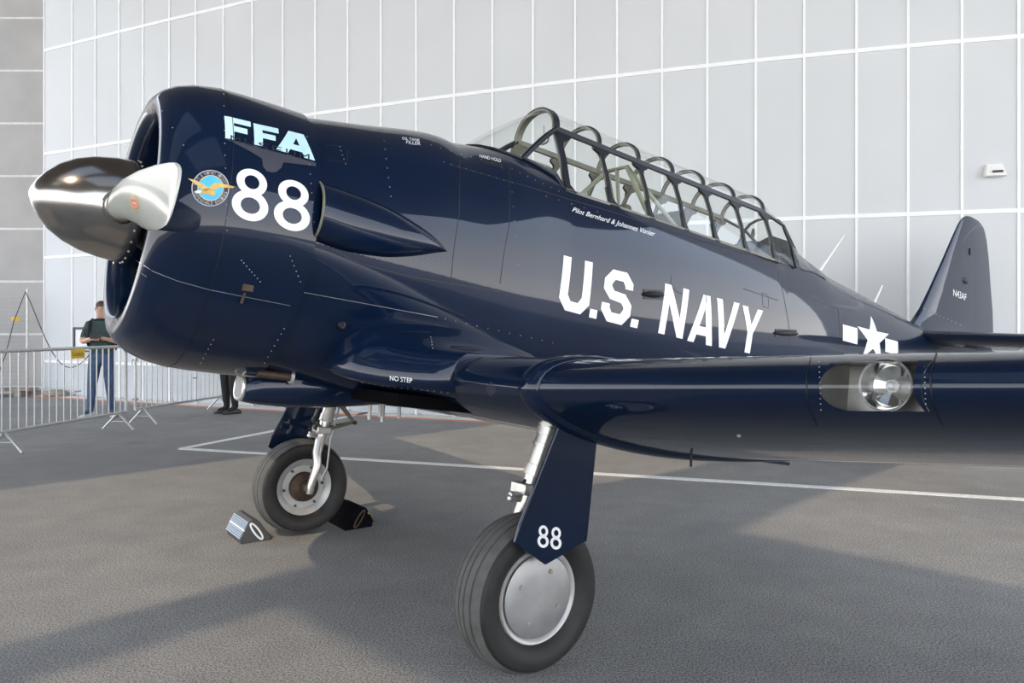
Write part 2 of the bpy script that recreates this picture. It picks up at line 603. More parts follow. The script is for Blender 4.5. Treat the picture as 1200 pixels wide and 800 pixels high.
# ---- cowling
CW = 1.79
AX = (1, 0, 0)
prof = [(-0.955, 0.672), (-0.95, 0.690), (-1.1, 0.691), (-1.25, 0.689), (-1.36, 0.682), (-1.45, 0.663), (-1.52, 0.634), (-1.565, 0.602), (-1.594, 0.566),
        (-1.602, 0.537), (-1.597, 0.511), (-1.575, 0.488), (-1.53, 0.476), (-1.40, 0.480), (-1.2, 0.60), (-0.955, 0.655)]
k = MB().lathe(prof, B(0, 0, CW), AX, 96)
cowl = part(k, 'cowling', 'navy', angle=50)
BV_C = BVHTree.FromPolygons([Vector(v) for v in k.v], k.f)
# engine behind the cowl ring
k = MB().lathe([(-1.16, 0.02), (-1.16, 0.60), (-1.12, 0.60)], B(0, 0, CW), AX, 40)
part(k, 'engine_dark_disc', 'black')  # black disc: the dark of the cowl interior put into colour
k = MB().lathe([(-1.60, 0.05), (-1.58, 0.13), (-1.50, 0.17), (-1.42, 0.22), (-1.25, 0.24), (-1.15, 0.25)], B(0, 0, 1.80), AX, 32)
crank = part(k, 'crankcase', 'engine')
for i in range(9):
    a = 2 * PI * i / 9 + PI / 2
    d = Vector((0, math.cos(a), math.sin(a)))
    k = MB()
    pr = [(0.2, 0.075)]
    for q in range(8):
        pr += [(0.23 + q * 0.026, 0.098), (0.243 + q * 0.026, 0.098), (0.244 + q * 0.026, 0.08), (0.255 + q * 0.026, 0.08)]
    pr += [(0.45, 0.09), (0.47, 0.05), (0.47, 0.01)]
    k.lathe(pr, B(-1.32, 0, CW), d, 14)
    part(k, 'engine_cylinder', 'engine', crank)

# ---- spinner and propeller
SW = 1.805
k = MB().lathe([(-2.005, 0.003), (-2.002, 0.022), (-1.985, 0.062), (-1.955, 0.105), (-1.91, 0.150), (-1.85, 0.188), (-1.78, 0.216), (-1.70, 0.233), (-1.62, 0.240), (-1.575, 0.240), (-1.572, 0.225), (-1.57, 0.05)], B(0, 0, SW), AX, 64)
spin = part(k, 'spinner', 'chrome', angle=40)
tag(spin, 'polished metal spinner')
k = MB()
for i in range(26):
    a = 2 * PI * i / 26
    for rr, s in ((0.2405, -1.60),):
        q = B(s, rr * math.cos(a), SW + rr * math.sin(a))
        k.ellipsoid(q, (0.006, 0.006, 0.006), 6)
rv = part(k, 'rivet_ring', 'steel', spin)
tag(rv, kind='stuff')
DROOP = math.radians(5.2)


def blade(sgn):
    st = [(0.10, 0.115, 0.115, 62), (0.20, 0.118, 0.112, 58), (0.30, 0.135, 0.098, 50), (0.42, 0.17, 0.072, 40), (0.58, 0.205, 0.050, 29), (0.80, 0.225, 0.036, 18),
          (1.05, 0.226, 0.026, 10), (1.20, 0.218, 0.022, 4), (1.29, 0.205, 0.020, 1), (1.335, 0.185, 0.018, -1), (1.358, 0.155, 0.014, -2), (1.370, 0.10, 0.010, -2), (1.374, 0.04, 0.005, -2)]
    d = Vector((0, -math.cos(DROOP), -math.sin(DROOP))) * sgn
    et = Vector((0, -math.sin(DROOP), math.cos(DROOP))) * sgn
    rings = []
    for r, ch, th, be in st:
        be = math.radians(be)
        cv = et * math.cos(be) + Vector((-1, 0, 0)) * math.sin(be)
        nv = cv.cross(d).normalized()
        c = B(-1.672, 0, SW) + d * r
        ring = []
        for j in range(24):
            a = 2 * PI * j / 24
            x = math.cos(a)
            y = math.sin(a)
            ex = 1.0 if r < 0.35 else 0.8
            ring.append(c + cv * (ch / 2 * x) + nv * (th / 2 * math.copysign(abs(y) ** ex, y) * (1.0 if r < 0.35 else (1 + 0.25 * x))))
        rings.append(ring)
    k = MB().loft(rings)
    return k, d


for sgn in (1, -1):
    k, d = blade(sgn)
    bl = part(k, 'propeller_blade', 'blade', angle=50)
    tag(bl, 'pale grey propeller blade')
    if sgn == 1:
        BV_B = BVHTree.FromPolygons([Vector(v) for v in k.v], k.f)
        blade_port = bl
    k = MB()
    c = B(-1.672, 0, SW) + d * 0.222
    k.lathe([(-0.03, 0.072), (0.012, 0.076), (0.016, 0.072), (0.010, 0.064), (-0.03, 0.064)], c, d, 28)
    part(k, 'blade_root_ring', 'chrome', bl)

# ---- wing
def airfoil(sl, wl_, st, wt, hu, hl, n=26, blunt=1.0):
    def shp(x):
        return max(0.0, (0.2969 * math.sqrt(x) - 0.126 * x - 0.3516 * x * x + 0.2843 * x ** 3 - 0.1036 * x ** 4) / 0.1)
    out = []
    xs = [(1 - math.cos(PI * i / n)) / 2 for i in range(n + 1)]
    for x in xs[::-1]:
        out.append((sl + (st - sl) * x, wl_ + (wt - wl_) * x + hu * shp(x) ** blunt))
    for x in xs[1:-1]:
        out.append((sl + (st - sl) * x, wl_ + (wt - wl_) * x - hl * shp(x)))
    return out


def wsec(p, sl, wl_, st, wt, hu, hl, sgn=1, grow=0.0, blunt=1.0):
    q = airfoil(sl - grow, wl_, st + grow * 0.3, wt, hu + grow, hl + grow, blunt=blunt)
    return [B(s, p * sgn, w) for s, w in q]


ROOT = (-0.30, 1.205, 1.70, 1.005, 0.20, 0.145)


def outer(p):
    t = p - 1.5
    c = 2.0 - 0.205 * t
    sl = -0.30 + 0.150 * t
    return (sl, 1.205 + 0.083 * t, sl + c, 1.005 + 0.118 * t, 0.20 - 0.0255 * t, 0.145 - 0.0185 * t)


BV_W = {}
for sgn in (1, -1):
    k = MB().loft([wsec(p, *ROOT, sgn=sgn) for p in (0.30, 0.9, 1.2, 1.47)])
    cs = part(k, 'wing_center_section', 'navy', angle=40)
    BV_W['c%d' % sgn] = BVHTree.FromPolygons([Vector(v) for v in k.v], k.f)
    k = MB()
    rr = []
    for p, gr in ((1.445, 0.0), (1.45, 0.012), (1.47, 0.020), (1.50, 0.022), (1.53, 0.020), (1.555, 0.012), (1.56, 0.0)):
        rr.append(wsec(p, *outer(max(p, 1.5)), sgn=sgn, grow=gr))
    k.loft(rr)
    part(k, 'wing_joint_band', 'navy', angle=60)
    # outer panel, with the landing-light bay notched into the leading edge
    ps = [1.555, 1.7, 1.9, 2.1, 2.3, 2.5, 2.66, 2.93, 3.1, 3.4, 3.8, 4.3, 4.9, 5.4, 5.8]
    tipr = []
    for p, q in ((6.05, 0.93), (6.22, 0.80), (6.32, 0.58), (6.36, 0.25)):
        a = outer(6.0)
        c = (a[2] - a[0])
        mid = a[0] + c * 0.45
        tipr.append(wsec(p, mid - c * 0.45 * q, a[1] + 0.083 * (p - 6) + (1 - q) * 0.02, mid + c * 0.55 * q, a[3] + 0.118 * (p - 6) + (1 - q) * 0.05, a[4] * q, a[5] * q, sgn))
    k = MB().loft([wsec(p, *outer(p), sgn=sgn) for p in ps] + tipr)
    if sgn == 1:
        BV_W['o'] = BVHTree.FromPolygons([Vector(v) for v in k.v], k.f)
    # remove leading-edge faces of the bay
    n = 26
    ring_n = 2 * n
    i0 = ps.index(2.66)
    if sgn == 1:
        keep, km = [], []
        o0 = i0 * ring_n
        xcut = 0.050
        xs = [(1 - math.cos(PI * i / n)) / 2 for i in range(n + 1)][::-1]
        xall = xs + [(1 - math.cos(PI * i / n)) / 2 for i in range(1, n)]
        for fc in k.f:
            if len(fc) == 4 and all(o0 <= v < o0 + 2 * ring_n for v in fc):
                if max(xall[(v - o0) % ring_n] for v in fc) < xcut + 1e-6:
                    continue
            keep.append(fc)
        k.f, k.m = keep, [0] * len(keep)
    ow = part(k, 'outer_wing', 'navy', angle=40, fix=True)
    if sgn == 1:
        wing_port = ow

# landing light in the port leading edge
def wing_pt(p, x, upper=True, grow=0.0):
    sl, wl_, st, wt, hu, hl = outer(p)
    sh_ = (0.2969 * math.sqrt(x) - 0.126 * x - 0.3516 * x * x + 0.2843 * x ** 3 - 0.1036 * x ** 4) / 0.1
    h_ = (hu + grow) * sh_ if upper else -(hl + grow) * sh_
    return B(sl - grow + (st - sl) * x, p, wl_ + (wt - wl_) * x + h_)


P0, P1 = 2.66, 2.93
xs = [(1 - math.cos(PI * i / 26)) / 2 for i in range(27)]
xs = [x for x in xs if x <= 0.050 + 1e-6]
fine = list(np.linspace(0, math.sqrt(xs[-1]), 9) ** 2)


def lens_ring(p, grow=0.0):
    return [wing_pt(p, x, True, grow) for x in fine[::-1]] + [wing_pt(p, x, False, grow) for x in fine[1:]]


k = MB()
k.loft([lens_ring(p) for p in np.linspace(P0, P1, 9)], closed=False)
lens = part(k, 'landing_light_cover', 'lens', wing_port, angle=60, fix=False)
tag(lens, 'clear landing light cover in the wing leading edge')
# bay lining: curved dark metal shell behind, end walls
k = MB()
XE = xs[-1]
uA, lA = wing_pt(P0, XE), wing_pt(P0, XE, False)
uB, lB = wing_pt(P1, XE), wing_pt(P1, XE, False)
back_ = Vector((0.10, 0, 0))
k.add([uA, uB, uB + back_, uA + back_, lA, lB, lB + back_, lA + back_], [(0, 1, 2, 3), (3, 2, 6, 7), (7, 6, 5, 4)])
for p in (P0, P1):
    r_ = lens_ring(p)
    o_ = len(k.v)
    k.v += [tuple(v) for v in r_]
    k.face([o_ + i for i in range(len(r_))])
    u_, l_ = wing_pt(p, XE), wing_pt(p, XE, False)
    k.add([u_, l_, l_ + back_, u_ + back_], [(0, 1, 2, 3)])
part(k, 'lamp_bay', 'lightbox', wing_port)
lc = (wing_pt(2.805, XE) + wing_pt(2.805, XE, False)) / 2 + Vector((0.035, 0, 0.006))
k = MB().lathe([(0.045, 0.004), (0.04, 0.028), (0.025, 0.058), (-0.01, 0.074), (-0.02, 0.077)], lc, AX, 36)
part(k, 'lamp_reflector', 'reflector', wing_port)
k = MB().lathe([(-0.022, 0.077), (-0.026, 0.075), (-0.02, 0.071)], lc, AX, 36)
part(k, 'lamp_rim', 'silverpaint', wing_port)
k = MB().lathe([(-0.021, 0.072), (-0.030, 0.050), (-0.034, 0.027), (-0.035, 0.003)], lc, AX, 36)
part(k, 'lamp_lens', 'lens', wing_port, fix=False)
k = MB().ellipsoid(lc + Vector((0.02, 0, 0)), (0.025, 0.018, 0.018), 10)
part(k, 'lamp_bulb', 'silverpaint', wing_port)
# masks with rounded ends over the bay corners
for pe, sg in ((P0, 1), (P1, -1)):
    k = MB()
    top, bot = [], []
    N = 14
    for i in range(N + 1):
        u = i / N
        if sg == 1:
            wdt = 0.06 * (1 - math.sqrt(max(0, 1 - (2 * u - 1) ** 2)))
        else:
            wdt = 0.018 + 0.02 * (2 * u - 1) ** 2 * (1 if u < .5 else -.4)
        idx = u * (2 * len(fine) - 2)
        # interpolate along the ring
        def ringpt(p, grow):
            r_ = lens_ring(p, grow)
            a_ = int(min(math.floor(idx), len(r_) - 2))
            return r_[a_].lerp(r_[a_ + 1], idx - a_)
        top.append(ringpt(pe, 0.002))
        bot.append(ringpt(pe + sg * wdt, 0.002))
    k.loft([top, bot], closed=False)
    part(k, 'lamp_cover_corner', 'navy', wing_port, fix=False)

# wing-root fairing with the NO STEP walkway edge
RF = [(0.30, -0.72, 1.20, 1.0, 1.18, 0.46, 0.05), (0.46, -0.715, 1.185, 1.0, 1.16, 0.40, 0.05), (0.56, -0.695, 1.172, 0.95, 1.15, 0.32, 0.045), (0.64, -0.645, 1.168, 0.92, 1.14, 0.258, 0.045),
      (0.72, -0.565, 1.168, 0.9, 1.13, 0.222, 0.045), (0.80, -0.47, 1.175, 0.9, 1.12, 0.205, 0.05), (0.87, -0.385, 1.185, 0.9, 1.11, 0.20, 0.06), (0.93, -0.318, 1.20, 0.9, 1.10, 0.197, 0.07)]
for sgn in (1, -1):
    k = MB().loft([wsec(r[0], *r[1:], sgn=sgn, blunt=0.8) for r in RF])
    fr = part(k, 'wing_root_fairing', 'navy', angle=50)
    if sgn == 1:
        BV_R = BVHTree.FromPolygons([Vector(v) for v in k.v], k.f)
        fair_port = fr
# black block with the open wheel well's shade in its colour, and drain pipes
k = MB()
k.box(B(0.0, 0, 1.08), (0.9, 1.4, 0.06))
part(k, 'wheel_well_shade', 'black')

# split flap under the centre section, with its hinge strip
k = MB()
k.box(B(1.42, 0, 0.972), (0.52, 2.8, 0.018), Matrix.Rotation(math.radians(2), 3, 'Y'))
part(k, 'split_flap', 'navy')
k = MB()
for i in range(70):
    k.box(B(1.16, 1.38 - i * 0.04, 0.985), (0.02, 0.026, 0.03))
tag(part(k, 'flap_hinge', 'line'), kind='stuff')

# ---- fin, rudder, tailplane
def slab_section(s0, s1, w, th, nose=True):
    pts = []
    n = 10
    for i in range(n + 1):
        x = (1 - math.cos(PI * i / n)) / 2
        y = th * (0.2969 * math.sqrt(x) - 0.126 * x - 0.3516 * x * x + 0.2843 * x ** 3 - 0.1036 * x ** 4) / 0.1
        pts.append((s0 + (s1 - s0) * x, y))
    return [B(s, y, w) for s, y in pts] + [B(s, -y, w) for s, y in pts[-2:0:-1]]


f_le = pchip([2.25, 2.405, 2.722, 3.315, 3.60, 3.70, 3.76, 3.785], [5.45, 5.744, 6.011, 6.413, 6.60, 6.69, 6.79, 6.90])
f_te = pchip([1.70, 2.1, 2.6, 3.14, 3.55, 3.68, 3.75, 3.785], [7.66, 7.74, 7.70, 7.54, 7.40, 7.32, 7.24, 7.10])
k = MB().loft([slab_section(f_le(w), f_te(w), w, 0.075 * (f_te(w) - f_le(w)) / 2.2 + (0.05 if w < 2.4 else 0.0)) for w in (2.2, 2.3, 2.4, 2.55, 2.8, 3.1, 3.4, 3.6, 3.68, 3.73, 3.765, 3.78)])
fin = part(k, 'tail_fin', 'navy', angle=60)
BV_T = BVHTree.FromPolygons([Vector(v) for v in k.v], k.f)
k = MB().loft([slab_section(7.0, f_te(w) + 0.006, w, 0.034) for w in (1.72, 1.9, 2.19)])
part(k, 'rudder_foot', 'navy', angle=60)
for sgn in (1, -1):
    rr = []
    for p, s0, s1, th in ((0.06, 5.62, 7.02, 0.085), (0.16, 5.68, 7.02, 0.078), (1.0, 5.84, 6.98, 0.07), (1.7, 6.02, 6.88, 0.055), (1.9, 6.12, 6.78, 0.04), (1.98, 6.28, 6.62, 0.02)):
        q = airfoil(s0, 2.245, s1, 2.235, th, th, n=12)
        rr.append([B(s, p * sgn, w) for s, w in q])
    k = MB().loft(rr)
    part(k, 'tailplane', 'navy', angle=50)

# tail wheel
k = MB()
tw = BWI @ Vector((0, 0, 0))
tz = 0.14
twl = B(6.35, 0, 0)
ws = (0.15 + 6.35 * math.sin(PITCH)) / math.cos(PITCH)
k.lathe([(-0.05, 0.05), (-0.05, 0.12), (-0.03, 0.15), (0.03, 0.15), (0.05, 0.12), (0.05, 0.05)], B(6.35, 0, ws), (0, 1, 0), 24)
tw_ = part(k, 'tail_wheel', 'rubber')
k = MB()
for sg in (-1, 1):
    k.tube([B(6.35, 0.07 * sg, ws), B(6.25, 0.07 * sg, ws + 0.2), B(6.2, 0.02 * sg, 1.85)], 0.02, 8)
part(k, 'tail_wheel_fork', 'steel', tw_)

# ---- port blister behind the cowl
BS = [-0.965, -0.79, -0.61, -0.455, -0.30, -0.255, -0.235]
b_up = pchip(BS, [2.03, 2.02, 2.0, 1.962, 1.905, 1.870, 1.850])
b_lo = pchip(BS, [1.755, 1.738, 1.748, 1.778, 1.825, 1.838, 1.846])
k = MB()
rr = []
for i in range(25):
    t = i / 24
    s = -0.955 + 0.718 * t
    up, lo = b_up(s), b_lo(s)
    wc, rw = (up + lo) / 2, max((up - lo) / 2, 0.003)
    hit = BV_F.ray_cast(B(s, 3, wc), Vector((0, 1, 0)))
    pb = -hit[0].y if hit[0] else f_hw(s)
    bul = 0.092 * (1 - t ** 3.0) ** 0.8 + 0.002
    rr.append([B(s, pb - 0.10 + (0.10 + bul) * max(math.cos(a), 0) ** 0.62, wc - 0.18 * rw * max(math.cos(a), 0) + rw * 1.04 * math.sin(a)) for a in np.linspace(-PI / 2, PI / 2, 26)])
k.loft(rr, closed=False)
part(k, 'side_blister', 'navy', angle=60, fix=False)
k = MB()
k.tube(rr[0][3:-3], 0.006, 6)
part(k, 'blister_lip', 'olive')

# ---- chin oil-cooler scoop
k = MB()
rr = []
for s, hw, b_, t_ in ((-0.985, 0.072, 0.985, 1.10), (-0.965, 0.095, 0.972, 1.12), (-0.90, 0.13, 0.965, 1.16), (-0.75, 0.17, 0.965, 1.19), (-0.5, 0.18, 0.985, 1.2), (-0.25, 0.16, 1.02, 1.2), (0.0, 0.10, 1.06, 1.2)):
    c_ = (b_ + t_) / 2
    rr.append([B(s, 0.02 + hw * math.copysign(abs(math.cos(a)) ** 0.7, math.cos(a)), c_ + (t_ - b_) / 2 * math.copysign(abs(math.sin(a)) ** 0.8, math.sin(a))) for a in np.linspace(0, 2 * PI, 28, endpoint=False)])
k.loft(rr)
scoop = part(k, 'oil_cooler_scoop', 'navy', angle=50)
k = MB()
k.tube(rr[0], 0.010, 8, closed=True)
part(k, 'scoop_lip', 'steel', scoop)
k = MB()
for i in range(15):
    w = 0.992 + i * 0.0072
    k.box(B(-0.988, 0.02, w), (0.004, 0.13, 0.0025))
for i in range(19):
    k.box(B(-0.989, 0.02 - 0.062 + i * 0.0069, 1.043), (0.004, 0.0025, 0.105))
tag(part(k, 'scoop_mesh', 'silverpaint', scoop), kind='stuff')
k = MB()
k.cyl(B(-0.965, 0.20, 1.125), B(-0.80, 0.22, 1.125), 0.021, 14)
part(k, 'drain_pipe', 'brown')
k = MB()
k.lathe([(0, 0.022), (0.0, 0.032), (0.015, 0.032), (0.015, 0.022)], B(-0.81, 0.22, 1.125), AX, 16)
part(k, 'pipe_collar', 'silverpaint')
k = MB()
k.tube([B(-1.03, 0.09, 1.14), B(-0.99, 0.10, 1.125), B(-0.90, 0.10, 1.12)], [0.026, 0.024, 0.018], 10)
part(k, 'breather_pipe', 'steel')
for i, (s, p, ln_) in enumerate(((-0.30, 0.10, 0.09), (-0.24, 0.10, 0.07), (-0.20, 0.06, 0.10), (-0.12, 0.10, 0.07))):
    k = MB()
    k.cyl(B(s, p, 1.06), B(s + 0.01, p, 1.03 - ln_), 0.011, 8)
    part(k, 'drain_tube', 'silverpaint')
k = MB()
k.cyl(B(0.6, 0.6, 1.0), B(0.62, 0.6, 0.86), 0.008, 8)
part(k, 'drain_mast', 'line')

# ---- canopy
AS = [0.68, 1.055, 1.425, 1.775, 2.115, 2.475, 2.85]


def cprof(s, n=9):
    """half profile of the canopy from the sill to the crown: (p, w) points"""
    t = (s - 0.68) / 2.17
    pb, ps_, wsd, wt = 0.392 - 0.035 * t, 0.205, 2.862 - 0.020 * t, 3.032 - 0.035 * t
    pts = [(pb, RAILW), (pb + (ps_ - pb) * 0.5 + 0.012, (RAILW + wsd) / 2), (ps_ + 0.012, wsd - 0.03)]
    for i in range(n + 1):
        a = PI / 2 * i / n
        pts.append((ps_ * math.cos(a), wsd + (wt - wsd) * math.sin(a) ** 0.95))
    return pts


def full_prof(s, pr=None):
    h = pr if pr else cprof(s)
    return h + [(-p, w) for p, w in h[-2::-1]]


def arch_bar(mb, s, pts, width, o_out, o_in, ds=None):
    rings = []
    n = len(pts)
    for i, (p, w) in enumerate(pts):
        a, b = pts[max(i - 1, 0)], pts[min(i + 1, n - 1)]
        t = Vector((b[0] - a[0], b[1] - a[1]))
        t.normalize()
        nv = (t.y, -t.x)
        si = s if ds is None else ds[i]
        rings.append([B(si - width / 2, p + nv[0] * o_out, w + nv[1] * o_out), B(si + width / 2, p + nv[0] * o_out, w + nv[1] * o_out),
                      B(si + width / 2, p + nv[0] * o_in, w + nv[1] * o_in), B(si - width / 2, p + nv[0] * o_in, w + nv[1] * o_in)])
    mb.loft(rings)


# sill rails are the body of the canopy part; frames and panes are its children
k = MB()
for sg in (1, -1):
    k.loft([[B(s, sg * (0.385 - 0.035 * t), RAILW - 0.004), B(s, sg * (0.402 - 0.035 * t), RAILW - 0.004), B(s, sg * (0.402 - 0.035 * t), RAILW + 0.014), B(s, sg * (0.385 - 0.035 * t), RAILW + 0.014)]
            for s, t in ((0.66, 0), (2.9, 1))])
can = part(k, 'canopy', 'olive')
tag(can, 'greenhouse canopy of clear panes in a dark frame')
for i, s in enumerate(AS):
    wd = 0.046 if i == 0 else 0.023
    k = MB()
    pr = full_prof(s)
    k.cur = 0
    arch_bar(k, s, pr, wd, 0.010, 0.0)
    k.cur = 1
    arch_bar(k, s, pr, wd, 0.0, -0.014)
    # gusset plates at the shoulders and at the sill
    for sg in (1, -1):
        (pa, wa), (pb_, wb) = cprof(s)[2], cprof(s)[0]
        dv = Vector((pb_ - pa, wb - wa)).normalized()
        for cur, off in ((0, 0.006), (1, -0.006)):
            k.cur = cur
            ext = 0.065
            poly = [(-ext, -0.012), (ext, -0.012), (ext, 0.012), (0.024, 0.035), (0.012, 0.07), (-0.012, 0.07), (-0.024, 0.035), (-ext, 0.012)]
            if i == 0:
                poly = [(0, -0.012), (0.1, -0.012), (0.1, 0.016), (0.035, 0.06), (0.02, 0.12), (0, 0.12)]
            nv = Vector((-dv.y, dv.x)) * off * sg
            q = [B(s + a, sg * (pa + dv.x * b + 0.002) + (off if sg == 1 else -off), wa + dv.y * b) for a, b in poly]
            k.prism(q, B(0, 0.006 * sg * (1 if off > 0 else -1), 0))
            poly2 = [(-0.02, -0.14), (-0.02, 0.0), (0.07 if i in (0, 1) else 0.035, 0.0), (0.016, -0.06), (0.012, -0.14)]
            q = [B(s + a, sg * (pb_ + dv.x * b + 0.002) + (off if sg == 1 else -off), wb + dv.y * b) for a, b in poly2]
            k.prism(q, B(0, 0.006 * sg * (1 if off > 0 else -1), 0))
    k.build('arch_frame', ['canopy_dark', 'olive'], can, fix=True)
for sg in (1, -1):
    k = MB()
    for cur, o_ in ((0, 0.006), (1, -0.008)):
        k.cur = cur
        rr = []
        for s in np.linspace(0.68, 2.86, 12):
            p, w = cprof(s)[3]
            rr.append([B(s, sg * (p + o_), w - 0.016), B(s, sg * (p + o_ + 0.012), w - 0.016), B(s, sg * (p + o_ + 0.008), w + 0.016), B(s, sg * (p + o_ - 0.004), w + 0.016)])
        k.loft(rr)
    k.build('shoulder_rail', ['canopy_dark', 'olive'], can)


def pane(name, rings):
    k = MB()
    k.loft(rings, closed=False)
    return k.build(name, 'glass', can, fix=False, angle=60)


for i in range(len(AS) - 1):
    a, b = AS[i], AS[i + 1]
    for sg in (1, -1):
        pane('side_pane', [[B(s, sg * p, w) for p, w in cprof(s)[:4]] for s in (a + 0.012, b - 0.012)])
    pane('top_pane', [[B(s, p, w) for p, w in (cprof(s)[3:] + [(-q, w_) for q, w_ in cprof(s)[-2:2:-1]])] for s in (a + 0.012, b - 0.012)])


def deck_w(s, p):
    h = BV_F.ray_cast(B(s, p, 4), Vector((0, 0, -1)))
    return h[0].z if h[0] else RAILW


# windscreen
arch0 = cprof(0.68)[3:]
m_ = len(arch0)
base0 = []
for i in range(m_):
    a = PI / 2 * i / (m_ - 1)
    s, p = 0.40 - 0.27 * math.sin(a), 0.275 * math.cos(a)
    base0.append((s, p, deck_w(s, p) + 0.004))
for t0, t1 in ((0, 1),):
    rr = []
    for t in np.linspace(0, 1, 6):
        row = []
        for (p, w), (s, p2, w2) in zip(arch0, base0):
            row.append(B(0.68 + (s - 0.68) * t, p + (p2 - p) * t + 0.02 * math.sin(PI * t) * (p > 0.05), w + (w2 - w) * t + 0.022 * math.sin(PI * t)))
        rr.append(row + [Vector((v.x, -v.y, v.z)) for v in row[-2::-1]])
    pane('windscreen_pane', rr)
    edge = [r[0] for r in rr]
for sg in (1, -1):
    pts = [Vector((v.x, v.y * sg, v.z)) for v in edge]
    k = MB()
    k.tube(pts, 0.018, 8)
    k.build('windscreen_strut', 'canopy_dark', can)
    # quarter pane behind the strut
    low = []
    for s, p in ((0.40, 0.275), (0.50, 0.315), (0.60, 0.352), (0.665, 0.388)):
        low.append(B(s, sg * p, max(RAILW, deck_w(s, p - 0.01)) + 0.003))
    up = [pts[-1], pts[-1].lerp(pts[0], 0.36), pts[-1].lerp(pts[0], 0.72), pts[0]]
    pane('quarter_pane', [low, up])
    k = MB()
    k.tube(low, 0.012, 6)
    k.build('quarter_sill', 'canopy_dark', can)
k = MB()
bb = [B(s, p, w) for s, p, w in base0]
k.tube(bb + [Vector((v.x, -v.y, v.z)) for v in bb[-2::-1]], 0.010, 6)
k.build('windscreen_sill', 'canopy_dark', can)
k = MB().ellipsoid(B(0.66, 0.12, 2.80), (0.02, 0.05, 0.03), 10)
k.cyl(B(0.66, 0.12, 2.80), B(0.66, 0.10, 2.9), 0.006, 6)
k.build('rear_view_mirror', 'silverpaint', can)

# fixed rear part of the canopy
RA = [(2.85, None), (3.15, [(0.34, 2.44), (0.28, 2.62), (0.205, 2.76), (0.19, 2.80), (0.14, 2.85), (0.07, 2.875), (0.0, 2.88)]),
      (3.44, [(0.30, 2.47), (0.24, 2.56), (0.17, 2.61), (0.14, 2.63), (0.10, 2.645), (0.05, 2.655), (0.0, 2.658)])]
h0 = cprof(2.85, 4)
h0 = [h0[0], h0[1], h0[2], h0[3], h0[5], h0[6], h0[7]]
RP = [(2.85, h0)] + RA[1:]
for i in range(2):
    (sa_, ha), (sb_, hb) = RP[i], RP[i + 1]
    for sg in (1, -1):
        pane('rear_side_pane', [[B(sa_, sg * p, w) for p, w in ha[:4]], [B(sb_, sg * p, w) for p, w in hb[:4]]])
    pane('rear_top_pane', [[B(sa_, p, w) for p, w in ha[3:] + [(-q, w_) for q, w_ in ha[-2:2:-1]]], [B(sb_, p, w) for p, w in hb[3:] + [(-q, w_) for q, w_ in hb[-2:2:-1]]]])
k = MB()
arch_bar(k, 3.15, full_prof(3.15, RP[1][1]), 0.022, 0.008, -0.008)
k.build('rear_arch_frame', 'canopy_dark', can)
for sg in (1, -1):
    k = MB()
    k.tube([B(s, sg * h[3][0], h[3][1]) for s, h in RP], 0.013, 6)
    k.build('rear_rail', 'canopy_dark', can)
# metal fairing under the rear panes
k = MB()
k.loft([[B(3.26, q * p, w) for q, p, w in ((1, 0.325, 2.44), (1, 0.25, 2.585), (1, 0.16, 2.70), (1, 0.0, 2.76), (-1, 0.16, 2.70), (-1, 0.25, 2.585), (-1, 0.325, 2.44))],
        [B(3.46, q * p, w) for q, p, w in ((1, 0.30, 2.46), (1, 0.24, 2.555), (1, 0.15, 2.63), (1, 0.0, 2.668), (-1, 0.15, 2.63), (-1, 0.24, 2.555), (-1, 0.30, 2.46))],
        [B(3.70, q * p, w) for q, p, w in ((1, 0.29, 2.44), (1, 0.22, 2.52), (1, 0.12, 2.58), (1, 0.0, 2.603), (-1, 0.12, 2.58), (-1, 0.22, 2.52), (-1, 0.29, 2.44))]], closed=False)
part(k, 'canopy_fairing', 'navy', angle=60, fix=False)

# ---- cockpit interior
for s, w in ((1.30, 2.50), (2.42, 2.46)):
    k = MB()
    k.box(B(s, 0, w - 0.30), (0.07, 0.46, 0.70), Matrix.Rotation(math.radians(12), 3, 'Y'))
    seat = part(k, 'cockpit_seat', 'cushion', bevel=0.03)
k = MB()
k.box(B(1.86, 0, 2.40), (0.05, 0.56, 0.46), Matrix.Rotation(math.radians(10), 3, 'Y'))
part(k, 'rear_instrument_panel', 'cushion', bevel=0.03)
k = MB()
k.ellipsoid(B(0.62, 0, 2.46), (0.14, 0.30, 0.16), 16)
part(k, 'instrument_hood', 'frame_dark')
k = MB()
k.tube([B(1.12, -0.34, 2.40), B(1.42, -0.10, 2.84), B(1.42, 0.10, 2.84), B(1.50, 0.34, 2.40)], 0.017, 8)
k.tube([B(1.42, 0.0, 2.84), B(1.62, -0.10, 2.38)], 0.015, 8)
k.tube([B(1.42, 0.10, 2.84), B(1.86, 0.33, 2.38)], 0.016, 8)
k.tube([B(1.42, -0.10, 2.84), B(1.86, -0.33, 2.40)], 0.016, 8)
k.tube([B(1.12, -0.34, 2.40), B(1.50, -0.34, 2.66)], 0.014, 8)
part(k, 'crash_frame', 'palegreen')
k = MB()
k.tube([B(0.78, -0.30, 2.36), B(0.80, -0.30, 2.52), B(0.88, -0.28, 2.56), B(0.92, -0.28, 2.40)], 0.010, 8)
part(k, 'grab_tube', 'palegreen')
k = MB()
k.ellipsoid(B(1.12, 0.16, 2.47), (0.07, 0.10, 0.05), 10)
part(k, 'seat_headrest', 'yellow')
k = MB()
k.ellipsoid(B(2.62, 0.30, 2.60), (0.02, 0.012, 0.05), 8)
part(k, 'cockpit_handle', 'frame_dark')

